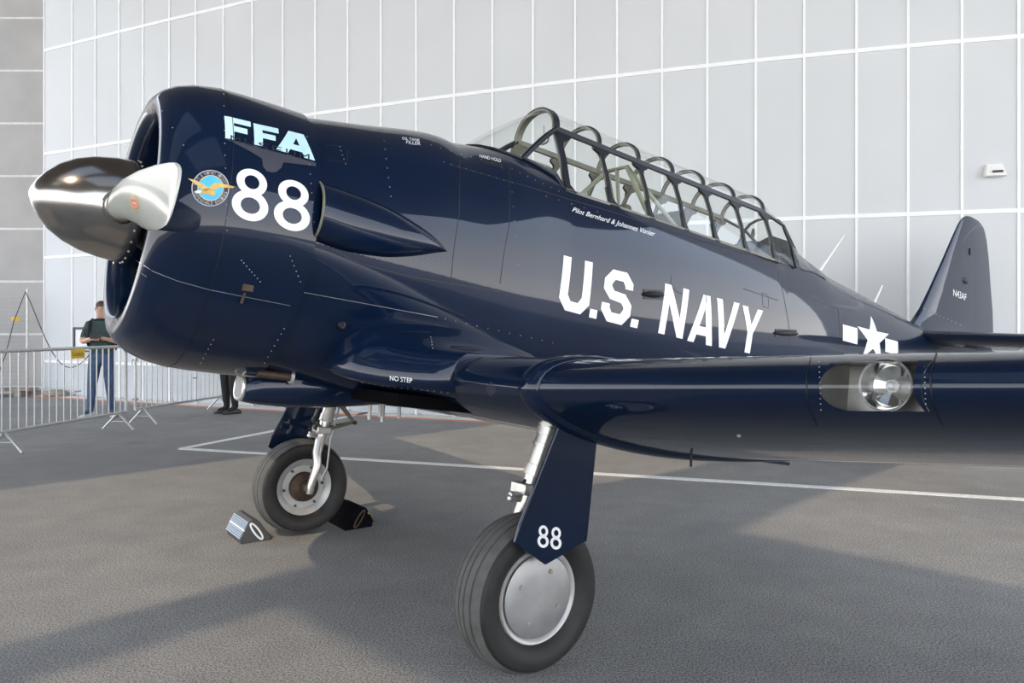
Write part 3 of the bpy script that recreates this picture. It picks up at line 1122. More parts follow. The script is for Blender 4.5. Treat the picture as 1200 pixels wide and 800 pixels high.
# ---- aerials on the spine
k = MB()
k.cyl(B(3.97, 0, 2.54), B(4.38, 0, 3.01), 0.014, 8, 0.004)
part(k, 'whip_aerial', 'white_paint')
k = MB()
k.cyl(B(4.98, 0, 2.44), B(5.12, 0, 2.66), 0.012, 8, 0.006)
part(k, 'stub_aerial', 'white_paint')

# ---- landing gear
AXS, AXW = -0.055, 0.3465


def gear(sg):
    pw = 1.335 * sg
    k = MB()
    side = [(0.074, 0.195), (0.095, 0.213), (0.112, 0.243), (0.117, 0.27), (0.111, 0.294), (0.098, 0.3055)]
    tread = [(0.098, 0.3055), (0.080, 0.3185), (0.062, 0.3248), (0.060, 0.3200), (0.053, 0.3205), (0.051, 0.3278), (0.022, 0.3315), (0.020, 0.3265), (0.014, 0.3265), (0.012, 0.3320)]
    tread = tread + [(-a, r) for a, r in tread[::-1]]
    k.cur = 0
    k.lathe(side, B(AXS, pw, AXW), (0, 1, 0), 72)
    k.lathe([(-a, r) for a, r in side], B(AXS, pw, AXW), (0, 1, 0), 72)
    k.cur = 1
    k.lathe(tread, B(AXS, pw, AXW), (0, 1, 0), 72)
    wh = k.build('main_wheel', ['rubber', 'tread'], plane, angle=30)
    bm = bmesh.new()
    bm.from_mesh(wh.data)
    bmesh.ops.remove_doubles(bm, verts=bm.verts, dist=1e-5)
    bmesh.ops.recalc_face_normals(bm, faces=bm.faces)
    bm.to_mesh(wh.data)
    bm.free()
    oy = -sg    # outward axis in local y
    k = MB().lathe([(0.060, 0.005), (0.060, 0.155), (0.066, 0.168), (0.078, 0.180), (0.086, 0.188), (0.088, 0.196), (0.080, 0.201), (0.070, 0.199)], B(AXS, pw, AXW), (0, oy, 0), 56)
    part(k, 'wheel_rim', 'silverpaint', wh)
    k = MB().lathe([(-0.050, 0.005), (-0.050, 0.150), (-0.062, 0.162), (-0.074, 0.186), (-0.080, 0.196), (-0.074, 0.199)], B(AXS, pw, AXW), (0, oy, 0), 56)
    part(k, 'inner_rim', 'silverpaint', wh)
    # hub cap with four screws on the outer face
    k = MB().lathe([(0.076, 0.172), (0.084, 0.1735), (0.087, 0.168), (0.094, 0.09), (0.096, 0.003)], B(AXS, pw, AXW), (0, oy, 0), 56)
    part(k, 'hub_cap', 'hubcap', wh)
    for a in (0.4, 0.4 + PI / 2, 0.4 + PI, 0.4 + 1.5 * PI):
        k = MB().lathe([(0.09, 0.011), (0.098, 0.010), (0.099, 0.002)], B(AXS + 0.112 * math.sin(a), pw, AXW + 0.112 * math.cos(a)), (0, oy, 0), 10)
        part(k, 'hub_screw', 'wood', wh)
    # brake assembly on the inner face
    k = MB().lathe([(-0.05, 0.105), (-0.085, 0.10), (-0.09, 0.085), (-0.10, 0.05), (-0.12, 0.045), (-0.125, 0.004)], B(AXS, pw, AXW), (0, oy, 0), 32)
    part(k, 'brake_drum', 'brown', wh)
    for j in range(6):
        a = 2 * PI * j / 6 + 0.3
        k = MB().lathe([(-0.05, 0.009), (-0.064, 0.009), (-0.066, 0.002)], B(AXS + 0.14 * math.sin(a), pw, AXW + 0.14 * math.cos(a)), (0, oy, 0), 8)
        part(k, 'rim_bolt', 'engine', wh)
    # strut on the inboard side
    pi_ = 1.195 * sg
    top, mid, ax = B(0.085, 1.235 * sg, 1.16), B(-0.012, 1.20 * sg, 0.70), B(AXS, pi_ - 0.01 * sg, AXW)
    k = MB()
    d = mid - top
    k.lathe([(0, 0.045), (0.12, 0.046), (0.121, 0.054), (0.16, 0.054), (0.161, 0.047), (0.20, 0.047), (0.201, 0.053), (0.215, 0.053), (0.216, 0.046), (0.30, 0.044), (0.301, 0.050), (0.35, 0.050), (0.352, 0.040), (0.40, 0.036), (d.length, 0.034)], top, d, 24)
    st = part(k, 'gear_strut', 'steel', angle=30)
    k = MB()
    knee = B(-0.030, 1.185 * sg, 0.60)
    k.tube([mid + (top - mid) * 0.05, knee, knee.lerp(ax, 0.35) + B(0.012, -0.03 * sg, 0), ax + B(0, -0.03 * sg, 0.02), ax + B(0, -0.03 * sg, -0.03)], [0.034, 0.034, 0.030, 0.027, 0.022], 16)
    k.cyl(ax + B(0, -0.045 * sg, 0), ax + B(0, 0.10 * sg, 0), 0.024, 14)
    part(k, 'axle_fork', 'steel', st, angle=50)
    k = MB()
    k.box(mid + B(0, 0, 0.06), (0.10, 0.11, 0.05))
    k.cyl(mid + B(-0.09, 0, 0.03), mid + B(-0.03, 0, 0.03), 0.016, 10)
    part(k, 'strut_clamp', 'steel', st, bevel=0.012)
    # scissor link on the aft side
    el = B(0.215, 1.18 * sg, 0.83)
    for nm, q in (('upper_scissor_link', B(0.07, 1.21 * sg, 0.99)), ('lower_scissor_link', B(0.02, 1.20 * sg, 0.77))):
        k = MB()
        k.tube([q + B(0, 0.035, 0), el], [0.014, 0.010], 8)
        k.tube([q - B(0, 0.035, 0), el], [0.014, 0.010], 8)
        part(k, nm, 'olive', st)
    k = MB().cyl(el - B(0, 0.03, 0), el + B(0, 0.03, 0), 0.015, 10)
    part(k, 'scissor_pin', 'engine', st)
    k = MB()
    k.tube([top.lerp(mid, 0.3) + B(0.06, 0, 0), B(0.075, 1.17 * sg, 0.85), B(0.05, 1.17 * sg, 0.70), B(0.045, 1.15 * sg, 0.5), B(0.01, 1.15 * sg, 0.42)], 0.007, 8)
    part(k, 'brake_hose', 'silverpaint', st)
    k = MB()
    if sg == 1:
        k.tube([B(-0.03, 1.21, 0.80), B(-0.055, 1.2, 0.76), B(-0.04, 1.2, 0.72)], 0.006, 6)
    else:
        k.tube([top.lerp(mid, 0.2) + B(-0.055, 0, 0), B(-0.06, 1.19 * sg, 0.92), B(-0.085, 1.18 * sg, 0.84), B(-0.04, 1.17 * sg, 0.78)], 0.012, 8)
        for c_ in (B(-0.07, 1.18 * sg, 0.93), B(-0.085, 1.18 * sg, 0.83), B(-0.065, 1.18 * sg, 0.78)):
            k.ellipsoid(c_, (0.022, 0.022, 0.026), 8)
    part(k, 'brake_fittings', 'engine', st)
    k = MB()
    c_ = B(-0.09, 1.20 * sg, 0.715)
    k.ellipsoid(c_, (0.022, 0.02, 0.02), 10)
    k.cyl(c_, B(-0.01, 1.20 * sg, 0.70), 0.010, 8)
    part(k, 'tow_lug', 'steel', st)
    k = MB()
    k.lathe([(0, 0.0385), (0.0, 0.043), (0.018, 0.043), (0.018, 0.0385)], top.lerp(mid, 0.86), d, 20)
    part(k, 'strut_band', 'line', st)
    # fairing door outboard of the leg
    outl = [(-0.125, 1.16), (0.115, 1.16), (0.108, 1.03), (0.112, 0.59), (-0.10, 0.497), (-0.277, 0.590), (-0.262, 0.66), (-0.115, 1.06)]
    k = MB()
    poly = [B(s, sg * (1.497 + 0.10 * (s + 0.05) ** 2), w) for s, w in outl]
    k.prism(poly, B(0, -0.016 * sg, 0))
    dr = part(k, 'gear_door', 'navy', bevel=0.004)
    for s_, w_ in ((0.05, 0.94), (0.01, 0.74)):
        k = MB().cyl(B(s_, 1.22 * sg, w_), B(s_, 1.49 * sg, w_), 0.013, 8)
        part(k, 'door_link', 'engine', dr)
    return dr, poly


door_p, dpoly = gear(1)
gear(-1)
kd = MB().prism(dpoly, B(0, -0.016, 0))
BV_D = BVHTree.FromPolygons([Vector(v) for v in kd.v], kd.f)

# ================================================================== lettering and marks on the aircraft
CAMP = BWI @ Vector((0, 0, CAMH))


def hit_px(px, py, bv):
    """point of a surface (body frame) that shows at a place in the photograph"""
    d = BWI.to_3x3() @ Vector(((px - 600) / FPX, 1.0, (HOR - py) / FPX))
    h = bv.ray_cast(CAMP, d.normalized())
    return h[0], h[1]


def onto(pt, bv, mode):
    if mode == 'side':
        o = Vector((pt.x, -4.0, pt.z))
        h = bv.ray_cast(o, Vector((0, 1, 0)))
    else:
        c = Vector((pt.x, 0, 1.80))
        r = (pt - c).normalized()
        h = bv.ray_cast(c + r * 3.0, -r)
    if h[0] is None:
        h = bv.find_nearest(pt)
    return h[0], h[1]


def decal(name, polys, quad, bv, m, parent, mode='radial', off=0.0015, maxlen=0.03, thick=0.0008):
    """polys: 2-D faces in the unit square (u right, v up); quad: TL, TR, BL, BR places on the surface"""
    cs = [hit_px(x, y, bv)[0] if not isinstance(x, Vector) else x for x, y in quad]
    if any(c is None for c in cs):
        print('decal miss', name, cs)
        cs2 = [c for c in cs if c is not None]
        if len(cs2) < 4:
            return None
    TL, TR, BL, BR = cs

    def pos(u, v):
        return (BL * (1 - u) + BR * u) * (1 - v) + (TL * (1 - u) + TR * u) * v
    bm = bmesh.new()
    for f in polys:
        vs_ = [bm.verts.new((p[0], p[1], 0)) for p in f]
        try:
            bm.faces.new(vs_)
        except ValueError:
            pass
    bmesh.ops.triangulate(bm, faces=bm.faces[:])
    su, sv = (TR - TL).length, (TL - BL).length
    for _ in range(6):
        ed = [e_ for e_ in bm.edges if math.hypot((e_.verts[0].co.x - e_.verts[1].co.x) * su, (e_.verts[0].co.y - e_.verts[1].co.y) * sv) > maxlen]
        if not ed:
            break
        bmesh.ops.subdivide_edges(bm, edges=ed, cuts=1)
        bmesh.ops.triangulate(bm, faces=[f for f in bm.faces if len(f.verts) > 3])
    for v in bm.verts:
        if mode == 'ray':
            u, w = v.co.x, v.co.y
            xy = [(quad[2][i] * (1 - u) + quad[3][i] * u) * (1 - w) + (quad[0][i] * (1 - u) + quad[1][i] * u) * w for i in (0, 1)]
            q, nn = hit_px(xy[0], xy[1], bv)
            v.co = q + (nn if nn.dot(CAMP - q) > 0 else -nn) * off
            continue
        q, nn = onto(pos(v.co.x, v.co.y), bv, mode)
        c = Vector((q.x, 0, 1.8))
        if nn.dot(q - c if mode == 'radial' else Vector((0, -1, 0))) < 0:
            nn = -nn
        v.co = q + nn * off
    me = bpy.data.meshes.new(name)
    bm.to_mesh(me)
    bm.free()
    me.materials.append(M[m])
    me.shade_smooth()
    return link(name, me, parent)


def ell_ring(cx, cy, rx, ry, ix, iy, n=40, a0=0, a1=2 * PI):
    out = []
    for i in range(n):
        t0, t1 = a0 + (a1 - a0) * i / n, a0 + (a1 - a0) * (i + 1) / n
        out.append([(cx + rx * math.cos(t0), cy + ry * math.sin(t0)), (cx + rx * math.cos(t1), cy + ry * math.sin(t1)),
                    (cx + ix * math.cos(t1), cy + iy * math.sin(t1)), (cx + ix * math.cos(t0), cy + iy * math.sin(t0))])
    return out


def disc(cx, cy, rx, ry, n=32):
    return [[(cx + rx * math.cos(2 * PI * i / n), cy + ry * math.sin(2 * PI * i / n)) for i in range(n)]]


G8 = ell_ring(.5, .735, .41, .265, .20, .135) + ell_ring(.5, .285, .485, .285, .255, .150)
GU = [[(0, 1), (.27, 1), (.27, .30), (0, .20)], [(.73, 1), (1, 1), (1, .20), (.73, .30)], [(0, .20), (.27, .30), (.38, .19), (.25, 0)], [(.25, 0), (.38, .19), (.62, .19), (.75, 0)], [(.62, .19), (.73, .30), (1, .20), (.75, 0)]]
GS = [[(.25, 1), (.75, 1), (.64, .81), (.36, .81)], [(0, .80), (.25, 1), (.36, .81), (.27, .72)], [(.75, 1), (1, .80), (.73, .72), (.64, .81)], [(1, .80), (1, .68), (.73, .68), (.73, .72)],
      [(0, .80), (.27, .72), (.27, .68), (0, .60)], [(0, .60), (.27, .68), (.36, .60), (.24, .43)], [(.24, .43), (.36, .60), (.75, .58), (.64, .40)], [(.75, .58), (1, .40), (.73, .33), (.64, .40)],
      [(1, .40), (1, .20), (.73, .28), (.73, .33)], [(1, .20), (.75, 0), (.64, .19), (.73, .28)], [(.75, 0), (.25, 0), (.36, .19), (.64, .19)], [(.25, 0), (0, .20), (.27, .28), (.36, .19)], [(0, .20), (0, .34), (.27, .34), (.27, .28)]]
GN = [[(0, 0), (.25, 0), (.25, 1), (0, 1)], [(.75, 0), (1, 0), (1, 1), (.75, 1)], [(.25, 1), (.25, .62), (.75, 0), (.75, .38)]]
GA = [[(0, 0), (.25, 0), (.60, 1), (.36, 1)], [(.75, 0), (1, 0), (.64, 1), (.40, 1)], [(.29, .17), (.71, .17), (.66, .35), (.34, .35)]]
GV = [[(0, 1), (.25, 1), (.60, 0), (.36, 0)], [(.75, 1), (1, 1), (.64, 0), (.40, 0)]]
GY = [[(0, 1), (.26, 1), (.60, .46), (.38, .42)], [(.74, 1), (1, 1), (.62, .42), (.40, .46)], [(.37, 0), (.63, 0), (.63, .48), (.37, .48)]]
DOT = [[(0, 0), (1, 0), (1, 1), (0, 1)]]
for nm, gl, qd in (
        ('letter_u', GU, ((660.5, 299), (694.5, 307.5), (653, 361), (688.5, 370.5))),
        ('full_stop', DOT, ((691.5, 361.5), (700, 363.5), (690, 371.5), (698.5, 373.5))),
        ('letter_s', GS, ((710, 313.5), (743, 321.5), (702, 374), (736.5, 383))),
        ('full_stop', DOT, ((740, 373), (748.5, 375), (738, 382.5), (746.5, 384.5))),
        ('letter_n', GN, ((779.5, 332), (807.5, 339.5), (771, 390), (799.5, 397))),
        ('letter_a', GA, ((813.5, 342.5), (842.5, 349.5), (805, 399), (834, 405.5))),
        ('letter_v', GV, ((840, 349), (866.5, 355.5), (832.5, 404.5), (859, 410.5))),
        ('letter_y', GY, ((870, 357.5), (894, 364), (863, 410.5), (887, 416)))):
    decal(nm, gl, qd, BV_F, 'white_paint', fus)
decal('numeral_eight', G8, ((273.5, 193.5), (317, 203.5), (269, 253.5), (313, 263.5)), BV_C, 'white_paint', cowl)
decal('numeral_eight', G8, ((322, 206.5), (365.5, 216.5), (318.5, 265), (362, 275)), BV_C, 'white_paint', cowl)
decal('numeral_eight', G8, ((630, 614.5), (643.5, 616), (629, 640.5), (642.5, 642.5)), BV_D, 'white_paint', door_p, 'side')
decal('numeral_eight', G8, ((645, 616.5), (658.5, 618), (644, 642.5), (657.5, 644.5)), BV_D, 'white_paint', door_p, 'side')
# big two-letter museum mark on the cowling
GF = [[(0, 0), (.34, 0), (.34, 1), (0, 1)], [(.34, .74), (1, .74), (1, 1), (.34, 1)], [(.34, .36), (.86, .36), (.86, .60), (.34, .60)]]
GAb = [[(0, 0), (.30, 0), (.62, 1), (.32, 1)], [(.72, 0), (1, 0), (.78, 1), (.46, 1)], [(.22, .18), (.80, .18), (.76, .42), (.30, .42)]]
decal('letter_f', GF, ((262.7, 136), (293.5, 143), (264, 162), (294, 169)), BV_C, 'pale_blue', cowl)
decal('letter_f', GF, ((296.7, 144.5), (326, 151), (298, 169.5), (327, 176)), BV_C, 'pale_blue', cowl)
decal('letter_a', GAb, ((325, 150.5), (364, 160), (323, 175.5), (369, 188.5)), BV_C, 'pale_blue', cowl)
decal('museum_swoosh', [[(0, 1), (.5, .56), (1, .26), (1, .18), (.62, .26), (.60, .12), (.55, .02), (.50, 0), (.44, .04), (.40, .15), (.385, .36)]],
      ((262, 162.5), (369.5, 162.5), (262, 203), (369.5, 203)), BV_C, 'grey_mark', cowl, off=0.0010)


def text_polys(txt, shear=0.0, spacing=1.0):
    cu = bpy.data.curves.new('text_shape', 'FONT')
    cu.body = txt
    cu.shear = shear
    cu.space_character = spacing
    cu.resolution_u = 3
    ob = bpy.data.objects.new('text_shape', cu)
    C.objects.link(ob)
    dg = bpy.context.evaluated_depsgraph_get()
    me = bpy.data.meshes.new_from_object(ob.evaluated_get(dg))
    P = [v.co.copy() for v in me.vertices]
    F = [tuple(f.vertices) for f in me.polygons]
    bpy.data.objects.remove(ob)
    bpy.data.curves.remove(cu)
    bpy.data.meshes.remove(me)
    x0, x1 = min(p.x for p in P), max(p.x for p in P)
    y0, y1 = min(p.y for p in P), max(p.y for p in P)
    return [[((P[i].x - x0) / (x1 - x0), (P[i].y - y0) / (y1 - y0)) for i in f] for f in F]


for i, ch in enumerate('MUSEUM'):
    x0, x1 = 270 + i * 16.2, 270 + i * 16.2 + 11.5
    yo = lambda x: 158.5 + (x - 270) * 0.245
    decal('museum_letter', text_polys(ch), ((x0, yo(x0)), (x1, yo(x1)), (x0, yo(x0) + 7), (x1, yo(x1) + 7)), BV_C, 'dark_letter', cowl, off=0.0026)
decal('pilot_lettering', text_polys('Pilot Bernhard & Johannes Vonier', 0.35), ((671, 242.5), (768, 271.5), (670, 249.5), (767, 279)), BV_F, 'white_paint', fus, maxlen=0.05)
decal('no_step_lettering', text_polys('NO STEP'), ((457, 440), (483, 443), (457, 445.5), (483, 448.5)), BV_R, 'white_paint', fair_port, 'side', maxlen=0.05)
decal('oil_filler_lettering', text_polys('OIL TANK'), ((471, 160.5), (492, 163), (471, 163.8), (492, 166.3)), BV_F, 'white_paint', fus, maxlen=0.05)
decal('oil_filler_lettering', text_polys('FILLER'), ((476, 164.8), (492.5, 167), (476, 168.2), (492.5, 170.4)), BV_F, 'white_paint', fus, maxlen=0.05)
decal('hand_hold_lettering', text_polys('HAND HOLD'), ((562, 181), (587, 186.5), (562, 184.5), (587, 190.5)), BV_F, 'white_paint', fus, maxlen=0.05)
decal('hand_hold_slot', DOT, ((566.5, 187.5), (588.5, 192), (567, 192), (590, 198.5)), BV_F, 'line', fus)
decal('registration_lettering', text_polys('N43AF'), ((1117, 338.5), (1132.5, 344.5), (1117, 346.5), (1132, 352.5)), BV_T, 'white_paint', fin, 'side', maxlen=0.08)
# engine-maker emblem
EQ = ((222, 199), (270, 199), (222, 243), (270, 243))
decal('emblem_ring', ell_ring(.5, .5, .45, .47, .315, .33), EQ, BV_C, 'dark_letter', cowl, off=0.0012)
decal('emblem_edge', ell_ring(.5, .5, .46, .48, .435, .455), EQ, BV_C, 'silver_mark', cowl, off=0.0016)
decal('emblem_inner_edge', ell_ring(.5, .5, .325, .34, .305, .32), EQ, BV_C, 'gold', cowl, off=0.0018)
decal('emblem_field', disc(.5, .5, .31, .325), EQ, BV_C, 'sky_blue', cowl, off=0.0012)
decal('emblem_eagle', [[(-.04, .76), (.10, .72), (.30, .60), (.44, .50), (.40, .40), (.28, .46), (.14, .60)],
                       [(.44, .50), (.58, .62), (.70, .63), (1.10, .54), (1.04, .50), (.72, .51), (.58, .44), (.48, .40)],
                       [(.18, .40), (.30, .46), (.46, .50), (.58, .44), (.62, .34), (.56, .30), (.40, .34), (.26, .36)]], EQ, BV_C, 'gold', cowl, off=0.0024)
decal('emblem_eagle_head', [[(.10, .40), (.18, .44), (.27, .42), (.25, .36), (.16, .36)]], EQ, BV_C, 'white_paint', cowl, off=0.0028)


def arc_text(txt, r0, r1, a_start, a_end, flip=False):
    out = []
    n = len(txt)
    for i, ch in enumerate(txt):
        if ch == ' ':
            continue
        a = a_start + (a_end - a_start) * i / (n - 1)
        hw = abs(a_end - a_start) / (n - 1) * 0.36
        for f in text_polys(ch):
            q = []
            for u, v in f:
                if flip:
                    aa = a + (u - .5) * 2 * hw
                    r = r1 - (r1 - r0) * v
                else:
                    aa = a - (u - .5) * 2 * hw
                    r = r0 + (r1 - r0) * v
                q.append((.5 + r * math.cos(aa), .5 + r * 1.04 * math.sin(aa)))
            out.append(q)
    return out


decal('emblem_lettering', arc_text('PRATT & WHITNEY AIRCRAFT', .345, .420, math.radians(165), math.radians(15)) + arc_text('DEPENDABLE ENGINES', .345, .420, math.radians(198), math.radians(342), True),
      EQ, BV_C, 'silver_mark', cowl, off=0.0024, maxlen=0.1)
# national insignia on the rear fuselage
star = [(.5 + (.5 if i % 2 == 0 else .19) * math.sin(PI * i / 5), .5 + (.5 if i % 2 == 0 else .19) * math.cos(PI * i / 5)) for i in range(10)]
spoly = [[(.5, .5), star[i], star[(i + 1) % 10]] for i in range(10)]
decal('insignia_star', spoly, ((1001, 364), (1039, 375), (1001, 422), (1039, 433)), BV_F, 'white_paint', fus)
decal('insignia_bar', DOT, ((987.5, 380), (1004.5, 384.5), (987.5, 398.8), (1004.5, 403.5)), BV_F, 'white_paint', fus)
decal('insignia_bar', DOT, ((1037, 396), (1052, 400), (1037, 412), (1052, 416)), BV_F, 'white_paint', fus)
# maker's oval on the propeller blade
for nm, sc, m_n, of in (('blade_badge_edge', .5, 'gold', .0012), ('blade_badge_band', .43, 'dark_letter', .0016), ('blade_badge_ring', .37, 'gold', .0020), ('blade_badge', .31, 'red_mark', .0024)):
    decal(nm, disc(.5, .5, sc, sc, 24), ((152, 226), (163, 231), (153, 244), (164, 249)), BV_B, m_n, blade_port, 'ray', off=of)
decal('blade_badge_mark', [[(.28, .60), (.55, .50), (.72, .40), (.45, .50)], [(.3, .52), (.7, .56), (.7, .48), (.3, .44)]], ((152, 226), (163, 231), (153, 244), (164, 249)), BV_B, 'white_paint', blade_port, 'ray', off=.003)

# ---- seams, rivets and small fittings
def px_path(pts, bv, step=6.0):
    out = []
    for i in range(len(pts) - 1):
        (x0, y0), (x1, y1) = pts[i], pts[i + 1]
        n = max(1, int(math.hypot(x1 - x0, y1 - y0) / step))
        for j in range(n + (1 if i == len(pts) - 2 else 0)):
            t = j / n
            q, nn = hit_px(x0 + (x1 - x0) * t, y0 + (y1 - y0) * t, bv)
            if q is not None:
                if nn.dot(CAMP - q) < 0:
                    nn = -nn
                out.append((q, nn))
    return out


def seam(name, pts, bv, parent, m='line', w=0.0045, step=6.0):
    pa = px_path(pts, bv, step)
    k = MB()
    L, R = [], []
    for i, (q, nn) in enumerate(pa):
        t = pa[min(i + 1, len(pa) - 1)][0] - pa[max(i - 1, 0)][0]
        sd = nn.cross(t).normalized() * w / 2
        L.append(q + sd + nn * 0.0012)
        R.append(q - sd + nn * 0.0012)
    if len(L) > 1:
        k.loft([L, R], closed=False)
        return part(k, name, m, parent, fix=False)


def rivets(pts, bv, parent, n, r=0.0032, m='rivet'):
    pa = px_path(pts, bv, 1.0)
    k = MB()
    for i in range(n):
        q, nn = pa[int(i * (len(pa) - 1) / max(1, n - 1))]
        k.ellipsoid(q, (r, r, r), 6)
    o = part(k, 'rivet_row', m, parent)
    return tag(o, kind='stuff')


k = MB().lathe([(-1.3412, 0.6840), (-1.3412, 0.6853), (-1.3388, 0.6858), (-1.3388, 0.6845)], B(0, 0, CW), AX, 96)
part(k, 'cowl_ring_seam', 'line', cowl)
seam('cowl_seam', [(158, 304), (180, 318), (208, 329), (244, 339), (289, 348), (340, 358)], BV_C, cowl, 'pale_metal', 0.0028)
seam('cowl_seam', [(159, 316), (172, 324)], BV_C, cowl, 'pale_metal', 0.002)
seam('panel_seam', [(351, 341.5), (400, 350.5), (444, 358.6), (513, 371.5)], BV_F, fus, 'pale_metal', 0.003)
seam('panel_seam', [(539, 188), (538, 250), (531, 300), (528, 335)], BV_F, fus, 'line', 0.004)
seam('panel_seam', [(597, 196), (597, 262), (590, 300), (586, 332)], BV_F, fus, 'line', 0.004)
seam('panel_seam', [(372, 282), (420, 308), (480, 324), (528, 332), (586, 342)], BV_F, fus, 'line', 0.004)
seam('sill_seam', [(527, 193), (570, 205), (620, 219), (665, 233), (720, 249), (780, 269), (850, 290), (912, 309)], BV_F, fus, 'line', 0.007)
seam('panel_seam', [(911, 318), (918, 345), (924, 378), (926, 400)], BV_F, fus, 'line', 0.006)
seam('panel_seam', [(919.6, 336), (982, 362)], BV_F, fus, 'line', 0.007)
seam('panel_seam', [(871, 338), (912, 352)], BV_F, fus, 'line', 0.006)
seam('panel_seam', [(982, 362), (985, 396)], BV_F, fus, 'line', 0.005)
seam('panel_seam', [(787, 322), (786, 332), (792, 341), (800, 345)], BV_F, fus, 'line', 0.005)
seam('hatch_seam', [(893, 343), (900, 345), (901, 361), (894, 359), (893, 343)], BV_F, fus, 'line', 0.004)
seam('access_panel_seam', [(382, 170), (407, 172), (407, 190), (382, 188), (382, 170)], BV_F, fus, 'line', 0.004)
seam('fairing_seam', [(528, 463), (529, 450), (536, 438), (548, 426), (566, 418), (590, 412)], BV_W['c1'], cs, 'line', 0.008, 3.0)
for pts, n in ((((522, 373.6), (648, 401.5)), 11), (((450, 165), (458, 230)), 7), (((398, 172), (405, 192)), 5), (((600, 225), (610, 345)), 8), (((372, 285), (440, 303), (520, 303)), 24),
               (((505, 170), (600, 198)), 9), (((600, 198), (655, 224)), 7), (((911, 320), (925, 395)), 7), (((985, 358), (990, 400)), 5), (((520, 190), (600, 214)), 10), (((640, 230), (700, 248)), 5)):
    rivets(list(pts), BV_F, fus, n)
for pts, n in ((((250, 398), (235, 425)), 6), (((333, 385), (310, 425)), 7), (((360, 160), (368, 260)), 10), (((262, 110), (266, 270)), 12), (((283, 305), (305, 330)), 8), (((340, 300), (352, 330)), 6), (((190, 130), (215, 170)), 3)):
    rivets(list(pts), BV_C, cowl, n)
rivets([(1083, 362), (1125, 381)], BV_T, fin, 10, 0.008)
rivets([(505, 395), (507, 408)], BV_R, fair_port, 5)
rivets([(425, 448), (450, 452), (525, 460)], BV_R, fair_port, 14, 0.003)
rivets([(700, 500), (960, 512), (1190, 515)], BV_W['o'], wing_port, 50, 0.0018, 'line')
rivets([(960, 424), (962, 480)], BV_W['o'], wing_port, 10, 0.0025)
rivets([(1083, 424), (1085, 480)], BV_W['o'], wing_port, 10, 0.0025)
seam('wing_seam', [(952, 412), (945, 440), (946, 475), (958, 500)], BV_W['o'], wing_port, 'line', 0.004, 3)
seam('wing_seam', [(1100, 405), (1090, 440), (1093, 475), (1105, 500)], BV_W['o'], wing_port, 'line', 0.005, 3)
# grille of small holes on the centre section
pa = hit_px(575.5, 456, BV_W['c1'])
k = MB()
for i in range(-4, 5):
    for j in range(-(6 - abs(i)), 7 - abs(i)):
        q, nn = hit_px(575.5 + i * 1.2, 456 + j * 1.4, BV_W['c1'])
        if q is not None and abs(i) * 1.4 + abs(j) < 8:
            k.ellipsoid(q, (0.0022, 0.0022, 0.0022), 5)
tag(part(k, 'vent_grille', 'rivet', cs), kind='stuff')
# cowl latch, oil port, fold-out step and hand grips on the fuselage side
q, nn = hit_px(290, 338, BV_C)
k = MB()
k.box(q + nn * 0.008, (0.05, 0.03, 0.035))
latch = part(k, 'cowl_latch', 'brown', cowl, bevel=0.004)
k = MB()
k.cyl(q + nn * 0.016, q + nn * 0.02 + Vector((-0.012, 0, -0.075)), 0.007, 8)
part(k, 'latch_lever', 'brown', latch)
q, nn = hit_px(400.5, 381.5, BV_F)
k = MB()
k.lathe([(-0.03, 0.002), (-0.003, 0.021), (0.0015, 0.023), (0.001, 0.017), (-0.02, 0.004)], q, nn, 20)
part(k, 'vent_port', 'line', fus)
for (x0, y0), (x1, y1) in (((751, 344.5), (779, 345.5)), ((905, 390), (936, 391))):
    q0, n0 = hit_px(x0, y0, BV_F)
    q1, n1 = hit_px(x1, y1, BV_F)
    k = MB()
    c = (q0 + q1) / 2 + n0 * 0.012
    L = (q1 - q0)
    xd = L.normalized()
    zd = (n0 - xd * n0.dot(xd)).normalized()
    R3 = Matrix((xd, zd, xd.cross(zd))).transposed()
    k.ellipsoid(c, (L.length * 0.55, 0.035, 0.024), 12, R3)
    k.box(c - zd * 0.006, (L.length * 0.8, 0.02, 0.062), R3)
    part(k, 'foot_step', 'line', fus)
q, nn = hit_px(1131, 329, BV_T)
k = MB().ellipsoid(q, (0.07, 0.02, 0.035), 10)
part(k, 'fin_light', 'line', fin)
q, nn = hit_px(1137, 295, BV_T)
k = MB().box(q, (0.05, 0.02, 0.07))
part(k, 'fin_plate', 'line', fin)
q, nn = hit_px(866, 510, BV_W['o'])
if q is not None:
    k = MB().ellipsoid(q, (0.008, 0.008, 0.008), 8)
    part(k, 'wing_jack_point', 'pale_metal', wing_port)
# tie-down pins below the wing
for s, p in ((0.60, 1.60),):
    sl_, wl2, st_, wt_, hu_, hl_ = outer(p)
    wv = wl2 + (wt_ - wl2) * 0.45 - hl_ * 0.95
    k = MB().cyl(B(s, p, wv + 0.02), B(s + 0.01, p, wv - 0.05), 0.006, 8)
    part(k, 'tie_down_pin', 'line', wing_port)

